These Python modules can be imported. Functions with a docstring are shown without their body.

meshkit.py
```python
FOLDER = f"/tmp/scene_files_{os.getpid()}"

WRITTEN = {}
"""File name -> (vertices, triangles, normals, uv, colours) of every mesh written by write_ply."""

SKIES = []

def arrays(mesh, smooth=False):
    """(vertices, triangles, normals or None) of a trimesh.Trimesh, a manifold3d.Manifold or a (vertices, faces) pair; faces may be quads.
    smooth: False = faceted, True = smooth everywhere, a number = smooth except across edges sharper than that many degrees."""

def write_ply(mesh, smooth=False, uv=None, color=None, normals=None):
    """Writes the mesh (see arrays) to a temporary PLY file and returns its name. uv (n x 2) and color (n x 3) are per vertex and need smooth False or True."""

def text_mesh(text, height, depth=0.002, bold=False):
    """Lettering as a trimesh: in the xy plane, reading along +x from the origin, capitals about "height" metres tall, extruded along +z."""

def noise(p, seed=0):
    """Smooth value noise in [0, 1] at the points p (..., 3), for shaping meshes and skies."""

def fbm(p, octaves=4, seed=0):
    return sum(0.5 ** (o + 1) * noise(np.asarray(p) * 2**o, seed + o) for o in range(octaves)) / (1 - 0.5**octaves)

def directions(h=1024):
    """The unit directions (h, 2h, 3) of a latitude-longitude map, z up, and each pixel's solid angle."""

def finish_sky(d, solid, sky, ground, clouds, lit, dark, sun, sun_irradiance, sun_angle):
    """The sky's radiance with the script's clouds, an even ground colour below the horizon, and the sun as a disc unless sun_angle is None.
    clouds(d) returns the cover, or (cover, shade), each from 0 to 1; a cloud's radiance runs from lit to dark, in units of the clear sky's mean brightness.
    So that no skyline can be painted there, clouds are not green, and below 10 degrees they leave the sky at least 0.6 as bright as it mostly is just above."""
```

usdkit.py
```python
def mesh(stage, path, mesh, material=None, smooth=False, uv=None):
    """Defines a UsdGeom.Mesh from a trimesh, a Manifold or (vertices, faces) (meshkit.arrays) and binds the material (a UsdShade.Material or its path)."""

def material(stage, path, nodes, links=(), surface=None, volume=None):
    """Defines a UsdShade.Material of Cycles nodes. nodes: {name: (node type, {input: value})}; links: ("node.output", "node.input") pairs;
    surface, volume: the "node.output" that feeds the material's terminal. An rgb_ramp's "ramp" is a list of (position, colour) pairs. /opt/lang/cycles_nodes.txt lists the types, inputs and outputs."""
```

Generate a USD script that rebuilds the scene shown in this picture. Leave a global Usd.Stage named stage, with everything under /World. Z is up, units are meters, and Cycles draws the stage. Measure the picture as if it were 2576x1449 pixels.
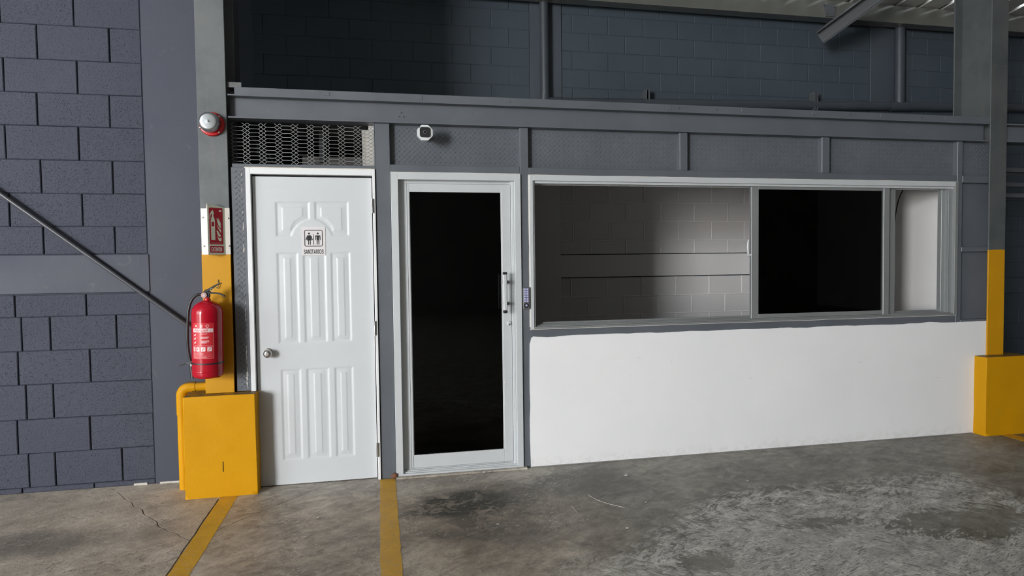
import math, random
import numpy as np
import trimesh, usdkit, meshkit
import manifold3d as m3
from shapely.geometry import Polygon, Point, box as sbox, LineString
from shapely import affinity
from shapely.ops import unary_union
from scipy import ndimage
from pxr import Usd, UsdGeom, UsdLux, UsdShade, Gf, Sdf

stage = Usd.Stage.CreateInMemory()
world = UsdGeom.Xform.Define(stage, '/World')
stage.SetDefaultPrim(world.GetPrim())
UsdGeom.SetStageUpAxis(stage, 'Z'); UsdGeom.SetStageMetersPerUnit(stage, 1.0)
random.seed(4)

# ------------------------------------------------------------------ camera, sky, daylight openings, fill light, exposure
CAM = (0.0, -4.41284, 1.44944)
YAW, PITCH, ROLL = math.radians(11.66421776), math.radians(2.16429655), math.radians(-0.7201338)
FPX = 1620.0
EXPOSURE = -0.05
cam = UsdGeom.Camera.Define(stage, '/World/camera')
fw = np.array([math.sin(YAW) * math.cos(PITCH), math.cos(YAW) * math.cos(PITCH), -math.sin(PITCH)])
rt = np.array([math.cos(YAW), -math.sin(YAW), 0]); up = np.cross(rt, fw)
rt, up = math.cos(ROLL) * rt + math.sin(ROLL) * up, -math.sin(ROLL) * rt + math.cos(ROLL) * up
cam.AddTransformOp().Set(Gf.Matrix4d(*rt, 0, *up, 0, *(-fw), 0, *CAM, 1))
cam.CreateHorizontalApertureAttr(36.0); cam.CreateVerticalApertureAttr(36.0 * 1449 / 2576)
cam.CreateFocalLengthAttr(FPX / 2576 * 36.0)
cam.CreateExposureAttr(EXPOSURE)
cam.CreateClippingRangeAttr((0.05, 1000.0))

def rect_light(name, at, toward, w, h, power, color):
    l = UsdLux.RectLight.Define(stage, '/World/' + name)
    z = -np.asarray(toward, float); z /= np.linalg.norm(z)
    x = np.cross([0, 0, 1.0], z); x /= np.linalg.norm(x); y = np.cross(z, x)
    UsdGeom.Xformable(l).AddTransformOp().Set(Gf.Matrix4d(*x, 0, *y, 0, *z, 0, *at, 1))
    l.CreateWidthAttr(w); l.CreateHeightAttr(h); l.CreateIntensityAttr(power); l.CreateColorAttr(color)
    return l

dome = UsdLux.DomeLight.Define(stage, '/World/sky')                       # even overcast sky
dome.CreateIntensityAttr(2.2); dome.CreateColorAttr((0.90, 0.95, 1.0))
# daylight through the hall's gate, beyond the camera to the left
rect_light('gate_daylight', (-11.55, -13.55, 3.9), (0, 1, 0), 3.6, 2.0, 84.0, (0.95, 0.985, 1.02))
rect_light('gate_ground_glow', (-11.55, -13.55, 1.6), (0, 1, 0), 3.6, 2.4, 56.0, (1.0, 0.95, 0.91))   # sunlit yard seen through the gate's lower half
rect_light('side_fill', (-15.9, -10.0, 2.6), (1, 0, 0), 6.6, 4.4, 2.0, (0.93, 0.97, 1.0))  # added soft fill placed at the hall's unseen open side

# ------------------------------------------------------------------ helpers: prims
used = {}
def numbered(path):
    n = used.get(path, 0); used[path] = n + 1
    return path if n == 0 else f'{path}_{n:03d}'

LOC = {}
def tag(p, label=None, cat=None, group=None, kind=None):
    for k, v in (('label', label), ('category', cat), ('group', group), ('kind', kind)):
        if v: p.SetCustomDataByKey(k, v)
    return p

def thing(name, label, cat, loc=(0, 0, 0), group=None, kind=None):
    path = numbered('/World/' + name)
    x = UsdGeom.Xform.Define(stage, path); x.AddTranslateOp().Set(Gf.Vec3d(*map(float, loc)))
    LOC[path] = np.asarray(loc, float)
    return tag(x.GetPrim(), label, cat, group, kind)

def root_loc(path):
    while path not in LOC: path = path.rsplit('/', 1)[0]
    return LOC[path]

def part(parent, name, mesh, mat, label=None, kind=None, smooth=False):
    """One mesh, given in world coordinates, as a child of a thing or of a part."""
    pp = str(parent.GetPath()) if hasattr(parent, 'GetPath') else parent
    path = numbered(f'{pp}/{name}')
    if isinstance(mesh, list): mesh = cat(mesh)
    if hasattr(mesh, 'to_mesh'):
        mm = mesh.to_mesh(); mesh = trimesh.Trimesh(mm.vert_properties[:, :3], mm.tri_verts, process=False)
    mesh = mesh.copy(); mesh.apply_translation(-root_loc(path))
    return tag(usdkit.mesh(stage, path, mesh, M[mat], smooth=smooth).GetPrim(), label, None, None, kind)

# ------------------------------------------------------------------ helpers: shapes
def cat(ms): return trimesh.util.concatenate(ms)

def box(x0, x1, y0, y1, z0, z1, c=0.0):
    """A box with its edges chamfered by c."""
    if c <= 0:
        b = trimesh.creation.box([x1 - x0, y1 - y0, z1 - z0]); b.apply_translation([(x0 + x1) / 2, (y0 + y1) / 2, (z0 + z1) / 2]); return b
    h = np.array([x1 - x0, y1 - y0, z1 - z0]) / 2; p = []
    c = min(c, h.min() * 0.49)
    for s in np.ndindex(2, 2, 2):
        q = (np.array(s) * 2 - 1) * h
        for k in range(3):
            r = q - np.sign(q) * c; r[k] = q[k]; p.append(r)
    m = trimesh.convex.convex_hull(np.array(p)); m.apply_translation([(x0 + x1) / 2, (y0 + y1) / 2, (z0 + z1) / 2]); return m

def block(x0, x1, z0, z1, yf, yb, c=0.006, rnd=random):
    """A wall block seen from -y: chamfered only at its face, a little out of true."""
    j = lambda a: rnd.uniform(-a, a)
    yf = yf + j(0.0012)
    v = []
    for (y, i) in ((yb, 0.0), (yf + c * 0.8, 0.0), (yf, c)):
        for (x, z) in ((x0 + i, z0 + i), (x1 - i, z0 + i), (x1 - i, z1 - i), (x0 + i, z1 - i)):
            v.append((x, y, z))
    v = np.array(v); v[4:, 0] += np.array([j(.0012) for _ in range(4)] * 2); v[4:, 2] += np.array([j(.0012) for _ in range(4)] * 2)
    f = []
    for a in (0, 4):
        for k in range(4):
            l = (k + 1) % 4; f += [(a + k, a + l, a + 4 + l), (a + k, a + 4 + l, a + 4 + k)]
    f += [(8, 9, 10), (8, 10, 11), (0, 2, 1), (0, 3, 2)]
    return trimesh.Trimesh(v, f, process=False)

def cyl(a, b, r, n=24, r2=None, cap=True):
    a, b = np.asarray(a, float), np.asarray(b, float); d = b - a; L = np.linalg.norm(d)
    m = m3.Manifold.cylinder(L, r, r if r2 is None else r2, n).to_mesh()
    m = trimesh.Trimesh(m.vert_properties[:, :3], m.tri_verts, process=False)
    m.apply_transform(trimesh.geometry.align_vectors([0, 0, 1], d / L)); m.apply_translation(a); return m

def tube(pts, r, n=12, closed_caps=True):
    p = np.asarray(pts, float); r = np.broadcast_to(r, len(p)); t = np.gradient(p, axis=0); t /= np.linalg.norm(t, axis=1, keepdims=True)
    ref = np.array([0, 0, 1.0]) if abs(t[0, 2]) < 0.9 else np.array([0, 1.0, 0]); u = np.cross(t[0], ref); u /= np.linalg.norm(u); rings = []
    for k in range(len(p)):
        u = u - t[k] * (u @ t[k]); u /= np.linalg.norm(u); w = np.cross(t[k], u); a = np.arange(n) * 2 * math.pi / n
        rings.append(p[k] + r[k] * (np.cos(a)[:, None] * u + np.sin(a)[:, None] * w))
    v = np.vstack(rings + [p[:1], p[-1:]]); f = []
    for k in range(len(p) - 1):
        for i in range(n):
            j = (i + 1) % n; f += [(k * n + i, k * n + j, (k + 1) * n + j), (k * n + i, (k + 1) * n + j, (k + 1) * n + i)]
    N = len(p) * n
    for i in range(n):
        j = (i + 1) % n; f += [(N, j, i), (N + 1, (len(p) - 1) * n + i, (len(p) - 1) * n + j)]
    return trimesh.Trimesh(v, f, process=False)

def spline(pts, n=40):
    from scipy.interpolate import CubicSpline
    p = np.asarray(pts, float); s = np.r_[0, np.cumsum(np.linalg.norm(np.diff(p, axis=0), axis=1))]
    return CubicSpline(s, p)(np.linspace(0, s[-1], n))

def lathe(profile, n=48):
    """Revolves (r, h) about z."""
    m = trimesh.creation.revolve(np.asarray(profile, float), sections=n); return m

def to_front(m, x=0, y=0, z=0):
    """Turns a shape modelled in the xy plane with +z toward the viewer to face -y."""
    m = m.copy(); v = m.vertices.copy(); m.vertices = np.stack([v[:, 0] + x, -v[:, 2] + y, v[:, 1] + z], 1); return m

def prism(poly, y_front, y_back):
    """A polygon in (x, z) as a solid from y_front to y_back."""
    out = []
    for g in getattr(poly, 'geoms', [poly]):
        if g.is_empty or g.area < 1e-9: continue
        e = trimesh.creation.extrude_polygon(g, y_back - y_front, engine='earcut'); out.append(to_front(e, 0, y_back, 0))
    return cat(out)

def profile_x(poly_yz, x0, x1):
    """A (y, z) section swept along x."""
    e = trimesh.creation.extrude_polygon(poly_yz, x1 - x0, engine='earcut'); v = e.vertices
    e.vertices = np.stack([v[:, 2] + x0, v[:, 0], v[:, 1]], 1); return e

def flat(poly, z0, z1):
    out = []
    for g in getattr(poly, 'geoms', [poly]):
        if g.is_empty or g.area < 1e-9: continue
        e = trimesh.creation.extrude_polygon(g, z1 - z0, engine='earcut'); e.apply_translation([0, 0, z0]); out.append(e)
    return cat(out)

def ragged(x0, x1, z, amp, step=0.02, seed=0):
    xs = np.arange(x0, x1 + step / 2, step); p = np.stack([xs, np.zeros_like(xs), np.zeros_like(xs)], 1)
    n = meshkit.fbm(p * 6 + seed * 7.3, 4, seed) - 0.5
    return [(x, z + 2 * amp * a) for x, a in zip(xs, n)]

def on_plane(m, origin, u, w, n):
    """Maps local (x, y, z) to origin + x u + y w + z n."""
    m = m.copy(); m.vertices = np.asarray(origin) + m.vertices @ np.array([u, w, n], float); return m

def rot_about(m, axis, angle, point):
    m = m.copy(); m.apply_transform(trimesh.transformations.rotation_matrix(angle, axis, point)); return m

# ------------------------------------------------------------------ materials
class Ref(str): pass
class Graph:
    def __init__(self): self.nodes, self.links, self.k = {}, [], 0
    def __call__(self, kind, out, **inp):
        name = f'n{self.k}'; self.k += 1; vals = {}
        for a, b in inp.items():
            if isinstance(b, Ref): self.links.append((str(b), f'{name}.{a}'))
            else: vals[a] = b
        self.nodes[name] = (kind, vals); return Ref(f'{name}.{out}')
    def noise(self, vec, scale, detail=4, rough=.55, dist=0.0): return self('noise_texture', 'fac', vector=vec, scale=scale, detail=detail, roughness=rough, distortion=dist)
    def ramp(self, fac, stops): return self('rgb_ramp', 'color', fac=fac, ramp=stops)
    def math(self, op, a, b=0.0, c=0.0, clamp=False): return self('math', 'value', math_type=op, value1=a, value2=b, value3=c, use_clamp=clamp)
    def mix(self, fac, a, b, kind='mix'): return self('mix_color', 'result', blend_type=kind, fac=fac, a=a, b=b)
    def step(self, v, a, b): return self('map_range', 'result', range_type='smoothstep', value=v, from_min=a, from_max=b, to_min=0.0, to_max=1.0)
    def bump(self, h, strength, distance): return self('bump', 'normal', height=h, strength=strength, distance=distance)
    def pos(self): return self('geometry', 'position')
    def stretch(self, vec, sx, sy, sz, rz=0.0): return self('mapping', 'vector', mapping_type='texture', vector=vec, scale=(1 / sx, 1 / sy, 1 / sz), rotation=(0, 0, rz))

M = {}
def done(name, g, **p):
    s = g('principled_bsdf', 'BSDF', **p)
    M[name] = usdkit.material(stage, f'/World/Looks/{name}', g.nodes, g.links, surface=str(s))

def shade(c, k): return tuple(min(1, x * k) for x in c)

def paint(name, c, rough=.45, var=.10, scale=3.0, fine=260, strength=.12, dist=.002, metallic=0.0, grime=0.0, spec=.5):
    g = Graph(); P = g.pos()
    n = g.noise(P, scale, 6, .6); col = g.ramp(n, [(.3, shade(c, 1 - var)), (.7, shade(c, 1 + var))])
    if grime:
        s = g.step(g.noise(P, 7, 8, .7, .6), .60, .74); col = g.mix(g.math('multiply', s, grime), col, (.30, .29, .27))
    f = g.noise(P, fine, 3, .6)
    r = g('map_range', 'result', value=n, from_min=.3, from_max=.7, to_min=rough - .06, to_max=rough + .08)
    done(name, g, base_color=col, roughness=r, metallic=metallic, specular_ior_level=spec, normal=g.bump(f, strength, dist))

STEEL = (.107, .119, .136)
paint('steel_paint', STEEL, .42, .10, 2.2, 90, .10, .002, grime=.12)
paint('steel_dark', (.085, .092, .10), .45, .10, 2.2, 90, .10, .002)
paint('roof_beam_paint', (.115, .118, .105), .13, .08, 2.0, 60, .02, .001, spec=1.0)
paint('roof_sheet', (.46, .46, .44), .5, .1, 1.5, 80, .05, .002)
paint('plaster_blue', (.038, .0435, .066), .62, .08, 1.6, 140, .22, .002, grime=.13)
paint('white_paint', (.74, .755, .77), .34, .02, 1.2, 60, .03, .001)
paint('door_white', (.555, .578, .595), .44, .015, 1.0, 30, .02, .001)
paint('aluminium', (.57, .595, .61), .38, .03, 2, 400, .03, .0005, metallic=.15)
paint('aluminium_raw', (.27, .285, .285), .46, .05, 2, 400, .03, .0005, metallic=.35)
paint('caulk', (.66, .60, .50), .7, .15, 30, 120, .4, .003)
paint('old_caulk', (.48, .465, .44), .7, .2, 30, 120, .4, .003)
paint('cream_edge', (.70, .67, .62), .6, .06, 12, 120, .3, .002)
paint('office_white', (.74, .73, .725), .6, .03, 1.5, 120, .25, .0015)
paint('office_mortar', (.82, .81, .805), .6, .03, 1.5, 90, .35, .002)
paint('red_gloss', (.38, .003, .015), .10, .05, 2, 20, .02, .001)
paint('red_label', (.54, .03, .04), .18, .05, 6, 60, .02, .0005)
paint('red_print', (.30, .012, .02), .32, .03, 6, 60, .02, .0005)
paint('bell_red', (.50, .01, .012), .3, .05, 6, 60, .05, .001)
paint('label_white', (.72, .60, .60), .25, .05, 20, 60, .02, .0005)
paint('sticker_white', (.66, .63, .64), .45, .02, 8, 60, .02, .0005)
paint('sign_cream', (.70, .66, .60), .4, .03, 8, 60, .02, .0005)
paint('sign_glow', (.52, .55, .44), .4, .02, 8, 60, .02, .0005)
paint('black_print', (.012, .012, .015), .45, .05, 8, 60, .02, .0005)
paint('black_rubber', (.018, .018, .02), .42, .1, 8, 300, .1, .0008)
paint('black_void', (.012, .012, .013), .8, .1, 3, 60, .1, .001)
paint('concrete_plain', (.22, .21, .20), .8, .15, .4, 20, .2, .01)
paint('restroom_dim', (.035, .033, .031), .8, .1, 1, 40, .1, .002)  # near-black colour stands in for the dimness of the restroom
paint('back_plaster', (.060, .074, .092), .62, .1, 1.6, 140, .2, .002, grime=.05)
paint('hall_wall', (.38, .375, .36), .7, .1, 1, 40, .1, .002)
paint('rod_paint', (.055, .059, .068), .34, .10, 3, 60, .06, .001)
paint('pipe_paint', (.050, .058, .070), .46, .10, 3, 60, .06, .001)
paint('key_grey', (.16, .16, .165), .35, .05, 10, 200, .05, .0005, metallic=.4)
paint('key_button', (.45, .46, .72), .4, .08, 60, 60, .02, .0005)
paint('camera_white', (.66, .70, .70), .4, .02, 10, 60, .02, .0005)
paint('duct_brown', (.05, .047, .043), .6, .15, 5, 60, .1, .001)
paint('chip_white', (.5, .48, .44), .7, .1, 20, 60, .1, .001)
paint('gauge_pink', (.62, .42, .42), .25, .05, 20, 60, .02, .0005)
paint('brown_rust', (.16, .07, .035), .8, .3, 40, 90, .5, .003)
for nm, c, r in (('chrome', (.50, .535, .56), .30), ('satin_nickel', (.56, .55, .53), .26), ('screw_steel', (.5, .49, .46), .35)):
    g = Graph(); done(nm, g, base_color=c, metallic=1.0, roughness=r)

def yellow_nodes(g, P):
    n = g.noise(P, 3.0, 6, .6)
    col = g.ramp(n, [(.3, (.51, .245, .003)), (.7, (.565, .272, .004))])
    dirt = g.step(g.noise(P, 9, 8, .7, .5), .62, .78)
    return g.mix(g.math('multiply', dirt, .30), col, (.42, .22, .02))
g = Graph(); P = g.pos(); col = yellow_nodes(g, P)
sx = g('separate_xyz', 'z', vector=g('geometry', 'normal'))
dust = g.math('multiply', g.step(sx, .6, .95), g.step(g.noise(P, 14, 6, .7), .30, .52)); col = g.mix(g.math('multiply', dust, .92), col, (.13, .09, .042))
hh = g.math('add', g.math('multiply', g.noise(P, 9, 5, .5), .9), g.math('multiply', g.noise(P, 180, 3, .6), .15))
done('yellow_paint', g, base_color=col, roughness=.48, specular_ior_level=.12, normal=g.bump(hh, .28, .006))

# steel columns painted grey, their lower parts yellow up to about 1.5 m; the right one's grey scaled darker
for nm, k, yt in (('column_paint', 1.0, 1.545), ('column_paint_darker', .62, 1.513)):
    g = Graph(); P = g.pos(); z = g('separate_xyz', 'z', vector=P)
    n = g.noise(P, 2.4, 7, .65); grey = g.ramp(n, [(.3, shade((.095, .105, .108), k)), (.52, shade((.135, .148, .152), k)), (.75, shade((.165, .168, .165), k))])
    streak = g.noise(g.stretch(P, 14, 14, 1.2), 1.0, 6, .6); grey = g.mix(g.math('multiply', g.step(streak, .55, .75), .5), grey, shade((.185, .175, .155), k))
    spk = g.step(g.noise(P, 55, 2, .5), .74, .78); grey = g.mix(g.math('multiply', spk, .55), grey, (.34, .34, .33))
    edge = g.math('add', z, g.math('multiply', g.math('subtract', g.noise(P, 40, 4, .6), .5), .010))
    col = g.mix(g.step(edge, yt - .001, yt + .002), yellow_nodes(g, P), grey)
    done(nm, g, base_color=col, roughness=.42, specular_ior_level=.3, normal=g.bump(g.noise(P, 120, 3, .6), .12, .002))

def block_mat(name, c0, c1, pit_strength, pit_scale=150, speck=0.0, big=1.4, dark=.75):
    g = Graph(); P = g.pos()
    n = g.noise(P, big, 5, .6); col = g.ramp(n, [(.3, c0), (.7, c1)])
    rg = g.noise(P, pit_scale, 5, .75); pits = g.step(rg, .36, .425)
    col = g.mix(g.math('multiply', g.math('subtract', 1.0, pits), dark), col, shade(c0, .25))
    if speck:
        sp = g.math('multiply', g.step(g.noise(P, 42, 2, .5), .735, .77), g.step(g.noise(P, 2.3, 4, .6), .46, .60)); col = g.mix(g.math('multiply', sp, speck), col, (.34, .36, .37))
    h = g.math('add', g.math('multiply', pits, .7), g.math('multiply', g.noise(P, 330, 4, .7), .5))
    done(name, g, base_color=col, roughness=.64, specular_ior_level=.4, normal=g.bump(h, pit_strength, .006))
block_mat('block_blue', (.035, .040, .061), (.044, .050, .074), .55, 120)
block_mat('block_back', (.047, .064, .080), (.059, .078, .097), .20, 120, speck=.6)
paint('mortar_blue', (.044, .048, .066), .64, .1, 3, 160, .3, .003)
paint('mortar_back', (.062, .076, .094), .64, .1, 3, 160, .3, .003)
block_mat('block_white', (.67, .66, .655), (.71, .70, .695), .08, 140, dark=.04)

# plastered white wall: faint unevenness, scuffs near the floor
g = Graph(); P = g.pos(); z = g('separate_xyz', 'z', vector=P)
n = g.noise(P, 1.1, 6, .6); col = g.ramp(n, [(.3, (.78, .785, .795)), (.7, (.83, .835, .84))])
low = g.math('subtract', 1.0, g.step(z, .0, .10)); sc = g.step(g.noise(P, 18, 7, .7, .5), .42, .62)
col = g.mix(g.math('multiply', g.math('multiply', low, sc), .22), col, (.40, .385, .36))
sp = g.step(g.noise(P, 26, 2, .5), .765, .785); col = g.mix(g.math('multiply', sp, .5), col, (.35, .34, .33))
hh = g.math('add', g.math('multiply', g.noise(P, 7, 5, .55), .8), g.math('multiply', g.noise(P, 70, 4, .6), .2))
done('plaster_white', g, base_color=col, roughness=.55, normal=g.bump(hh, .22, .008))

# concrete floor: mottled, brown stains by the doors, a scraped pale patch to the right
def concrete(g, P):
    xyz = {k: g('separate_xyz', k, vector=P) for k in 'xy'}
    x, y = xyz['x'], xyz['y']
    n1 = g.noise(P, 1.5, 9, .62, .5); n2 = g.noise(g.stretch(P, 5, 12, 5, .5), 1.0, 8, .66, .8); n3 = g.noise(P, 60, 4, .65)
    n4 = g.noise(P, 8.0, 9, .72, 1.0); n5 = g.noise(g.stretch(P, 22, 40, 22, .7), 1.0, 7, .66, 1.6); zone = g.step(g.noise(P, 2.6, 5, .6, .4), .47, .60); calm = g.math('subtract', 1.0, g.math('multiply', g.step(x, .9, 1.5), .8))
    mixd = g.math('add', g.math('add', g.math('multiply', n1, .40), g.math('multiply', n2, .28)), g.math('multiply', n4, .32))
    base = g.ramp(mixd, [(.40, (.155, .137, .113)), (.50, (.365, .332, .285)), (.60, (.60, .555, .485))])
    def blob(cx, cy, rx, ry, soft=1.0):
        dx = g.math('divide', g.math('subtract', x, cx), rx); dy = g.math('divide', g.math('subtract', y, cy), ry)
        d = g.math('sqrt', g.math('add', g.math('multiply', dx, dx), g.math('multiply', dy, dy)))
        d = g.math('add', d, g.math('multiply', g.math('subtract', n1, .5), 1.6)); return g.math('subtract', 1.0, g.step(d, 1 - .5 * soft, 1 + .5 * soft))
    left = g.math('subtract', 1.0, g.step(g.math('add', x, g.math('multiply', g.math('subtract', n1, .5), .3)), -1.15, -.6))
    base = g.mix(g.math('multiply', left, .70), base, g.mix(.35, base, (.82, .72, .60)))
    base = g.mix(g.math('multiply', blob(.1, -1.0, 1.2, .75), .55), base, g.mix(1.0, base, (.96, .82, .69), 'multiply'))
    stain = g.math('multiply', g.math('add', blob(.62, -.75, .42, .42), blob(.35, -.55, .35, .2)), g.step(n4, .36, .58))
    base = g.mix(g.math('multiply', stain, .75), base, (.060, .054, .042))
    base = g.mix(g.math('multiply', g.math('add', blob(-1.9, -.6, .55, .16), blob(1.25, -.4, .5, .25)), .55), base, (.085, .08, .07))
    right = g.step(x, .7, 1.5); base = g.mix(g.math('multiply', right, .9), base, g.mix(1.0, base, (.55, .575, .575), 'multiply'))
    fleck = g.step(n5, .555, .60); base = g.mix(g.math('multiply', g.math('multiply', fleck, calm), g.math('add', .10, g.math('multiply', zone, .45))), base, (.085, .08, .07))
    pale_f = g.math('subtract', 1.0, g.step(n5, .395, .44)); base = g.mix(g.math('multiply', g.math('multiply', pale_f, calm), g.math('add', .12, g.math('multiply', zone, .35))), base, (.66, .63, .58))
    # worn, scraped patch
    d1 = g.math('divide', g.math('subtract', g.math('subtract', g.math('multiply', x, .77), 2.36), y), 1.26)
    d2 = g.math('subtract', -.80, y); d = g.math('minimum', d1, d2); d = g.math('minimum', d, g.math('subtract', 3.75, x))
    hole = g.math('add', blob(3.1, -1.5, .45, .20), g.math('add', blob(1.55, -1.62, .14, .10), blob(2.35, -1.32, .22, .06)))
    turn = g.step(g.noise(P, 1.9, 3, .5, .3), .44, .56)
    stk = g.mix(turn, g.noise(g.stretch(P, 8, 24, 8, -.75), 1.0, 7, .70, 1.6), g.noise(g.stretch(P, 9, 22, 9, .55), 1.0, 7, .70, 1.6))
    v = g.math('add', g.math('multiply', d, .9), g.math('multiply', g.math('subtract', stk, .5), 3.4))
    v = g.math('add', v, g.math('multiply', g.math('subtract', n4, .5), 1.4))
    v = g.math('subtract', v, g.math('multiply', hole, .9))
    patch = g.step(v, -.05, .10); fade = g.step(d, -.16, .10)
    pale = g.ramp(g.math('add', g.math('multiply', n2, .4), g.math('add', g.math('multiply', n4, .35), g.math('multiply', n3, .25))), [(.40, (.32, .315, .29)), (.50, (.56, .55, .51)), (.60, (.86, .85, .79))])
    hair = g.step(g.mix(turn, g.noise(g.stretch(P, 14, 62, 14, -.9), 1.0, 6, .66, 1.6), g.noise(g.stretch(P, 14, 62, 14, .35), 1.0, 6, .66, 1.6)), .535, .575)
    pale = g.mix(g.math('multiply', hair, .75), pale, (.13, .125, .115))
    base = g.mix(g.math('multiply', g.math('multiply', patch, fade), .88), base, pale)
    chips = g.step(g.noise(P, 24, 3, .5, .4), .72, .745); base = g.mix(g.math('multiply', chips, .6), base, (.58, .56, .52))
    pit = g.step(n3, .30, .40); base = g.mix(g.math('multiply', g.math('subtract', 1.0, pit), .5), base, (.07, .066, .06))
    h = g.math('add', g.math('add', g.math('multiply', n4, .6), g.math('multiply', n3, .25)), g.math('multiply', patch, .15))
    rough = g('map_range', 'result', value=n1, from_min=.3, from_max=.7, to_min=.42, to_max=.66)
    return base, h, rough
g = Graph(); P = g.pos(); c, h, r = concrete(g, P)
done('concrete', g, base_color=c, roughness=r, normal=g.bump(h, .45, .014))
g = Graph(); P = g.pos(); c, h, r = concrete(g, P)
ye = g.ramp(g.noise(P, 6, 6, .6), [(.3, (.52, .285, .02)), (.7, (.66, .36, .025))])
worn = g.step(g.noise(g.stretch(P, 30, 60, 30), 1.0, 7, .7, .6), .50, .72)
done('line_paint', g, base_color=g.mix(g.math('multiply', worn, .75), ye, c), roughness=.5, normal=g.bump(h, .3, .008))

def glass(name, tint, ior=1.36):
    g = Graph(); f = g('fresnel', 'fac', IOR=ior)
    t = g('transparent_bsdf', 'BSDF', color=tint); s = g('glossy_bsdf', 'BSDF', color=(1, 1, 1), roughness=.02)
    m = g('mix_closure', 'closure', fac=f, closure1=t, closure2=s)
    M[name] = usdkit.material(stage, f'/World/Looks/{name}', g.nodes, g.links, surface=str(m))
glass('black_glass', (.008, .008, .010))
glass('lens_glass', (.05, .05, .06))

ST = 'structure'
# ------------------------------------------------------------------ floor
FX0, FX1, FY0, FY1 = -16.0, 14.0, -14.5, 2.75
def crack(pts, w, seed):
    p = np.asarray(pts, float); s = np.r_[0, np.cumsum(np.linalg.norm(np.diff(p, axis=0), axis=1))]
    t = np.arange(0, s[-1], .03); q = np.stack([np.interp(t, s, p[:, k]) for k in (0, 1)], 1)
    q += (meshkit.fbm(np.stack([t * 11, t * 0, t * 0], 1), 3, seed) - .5)[:, None] * (.022 if seed == 1 else .009)
    return LineString(q).buffer(w / 2, cap_style=2)
cracks = unary_union([
    crack([(-1.69, .16), (-1.444, -.201), (-1.241, -.504), (-1.012, -.764)], .006, 1),
    crack([(-1.010, -.135), (-1.012, -3.2)], .009, 2),
    crack([(-.905, -.66), (-.814, -.538), (-.505, -.189), (-.44, -.1)], .004, 3)])
slab = sbox(FX0, FY0, FX1, FY1).difference(cracks)
floor = thing('floor', 'worn grey concrete floor with stains, cracks and painted yellow lines', 'floor', kind=ST)
part(floor, 'slab', flat(slab, -.02, 0), 'concrete')
part(floor, 'crack_bed', flat(sbox(FX0, FY0, FX1, FY1), -.06, -.02), 'black_void', 'dark bottom of the floor cracks')
def line(x0, x1, y0, y1, seed):
    l = [(x + .0, y) for y, x in [(y, x0 + .006 * (meshkit.noise([[y * 20, seed, 0]], seed)[0] - .5)) for y in np.linspace(y0, y1, 60)]]
    r = [(x1 + .006 * (meshkit.noise([[y * 20, seed + 5, 0]], seed)[0] - .5), y) for y in np.linspace(y1, y0, 60)]
    return Polygon(l + r)
part(floor, 'painted_line', flat(line(-1.004, -.903, -3.2, -.105, 1), 0, .0012), 'line_paint', 'yellow floor line running from the left yellow column base')
part(floor, 'painted_line', flat(line(-.02, .082, -3.2, -.012, 2), 0, .0012), 'line_paint', 'worn yellow floor line in front of the post between the doors')
part(floor, 'painted_line', flat(line(4.95, 5.06, -3.2, -.125, 3), 0, .0012), 'line_paint', 'yellow floor line at the right yellow column base')

part(floor, 'painted_line', flat(sbox(2.60, -2.20, 4.94, -2.062), 0, .0012), 'line_paint', 'yellow floor line cut off by the lower right corner')

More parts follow.
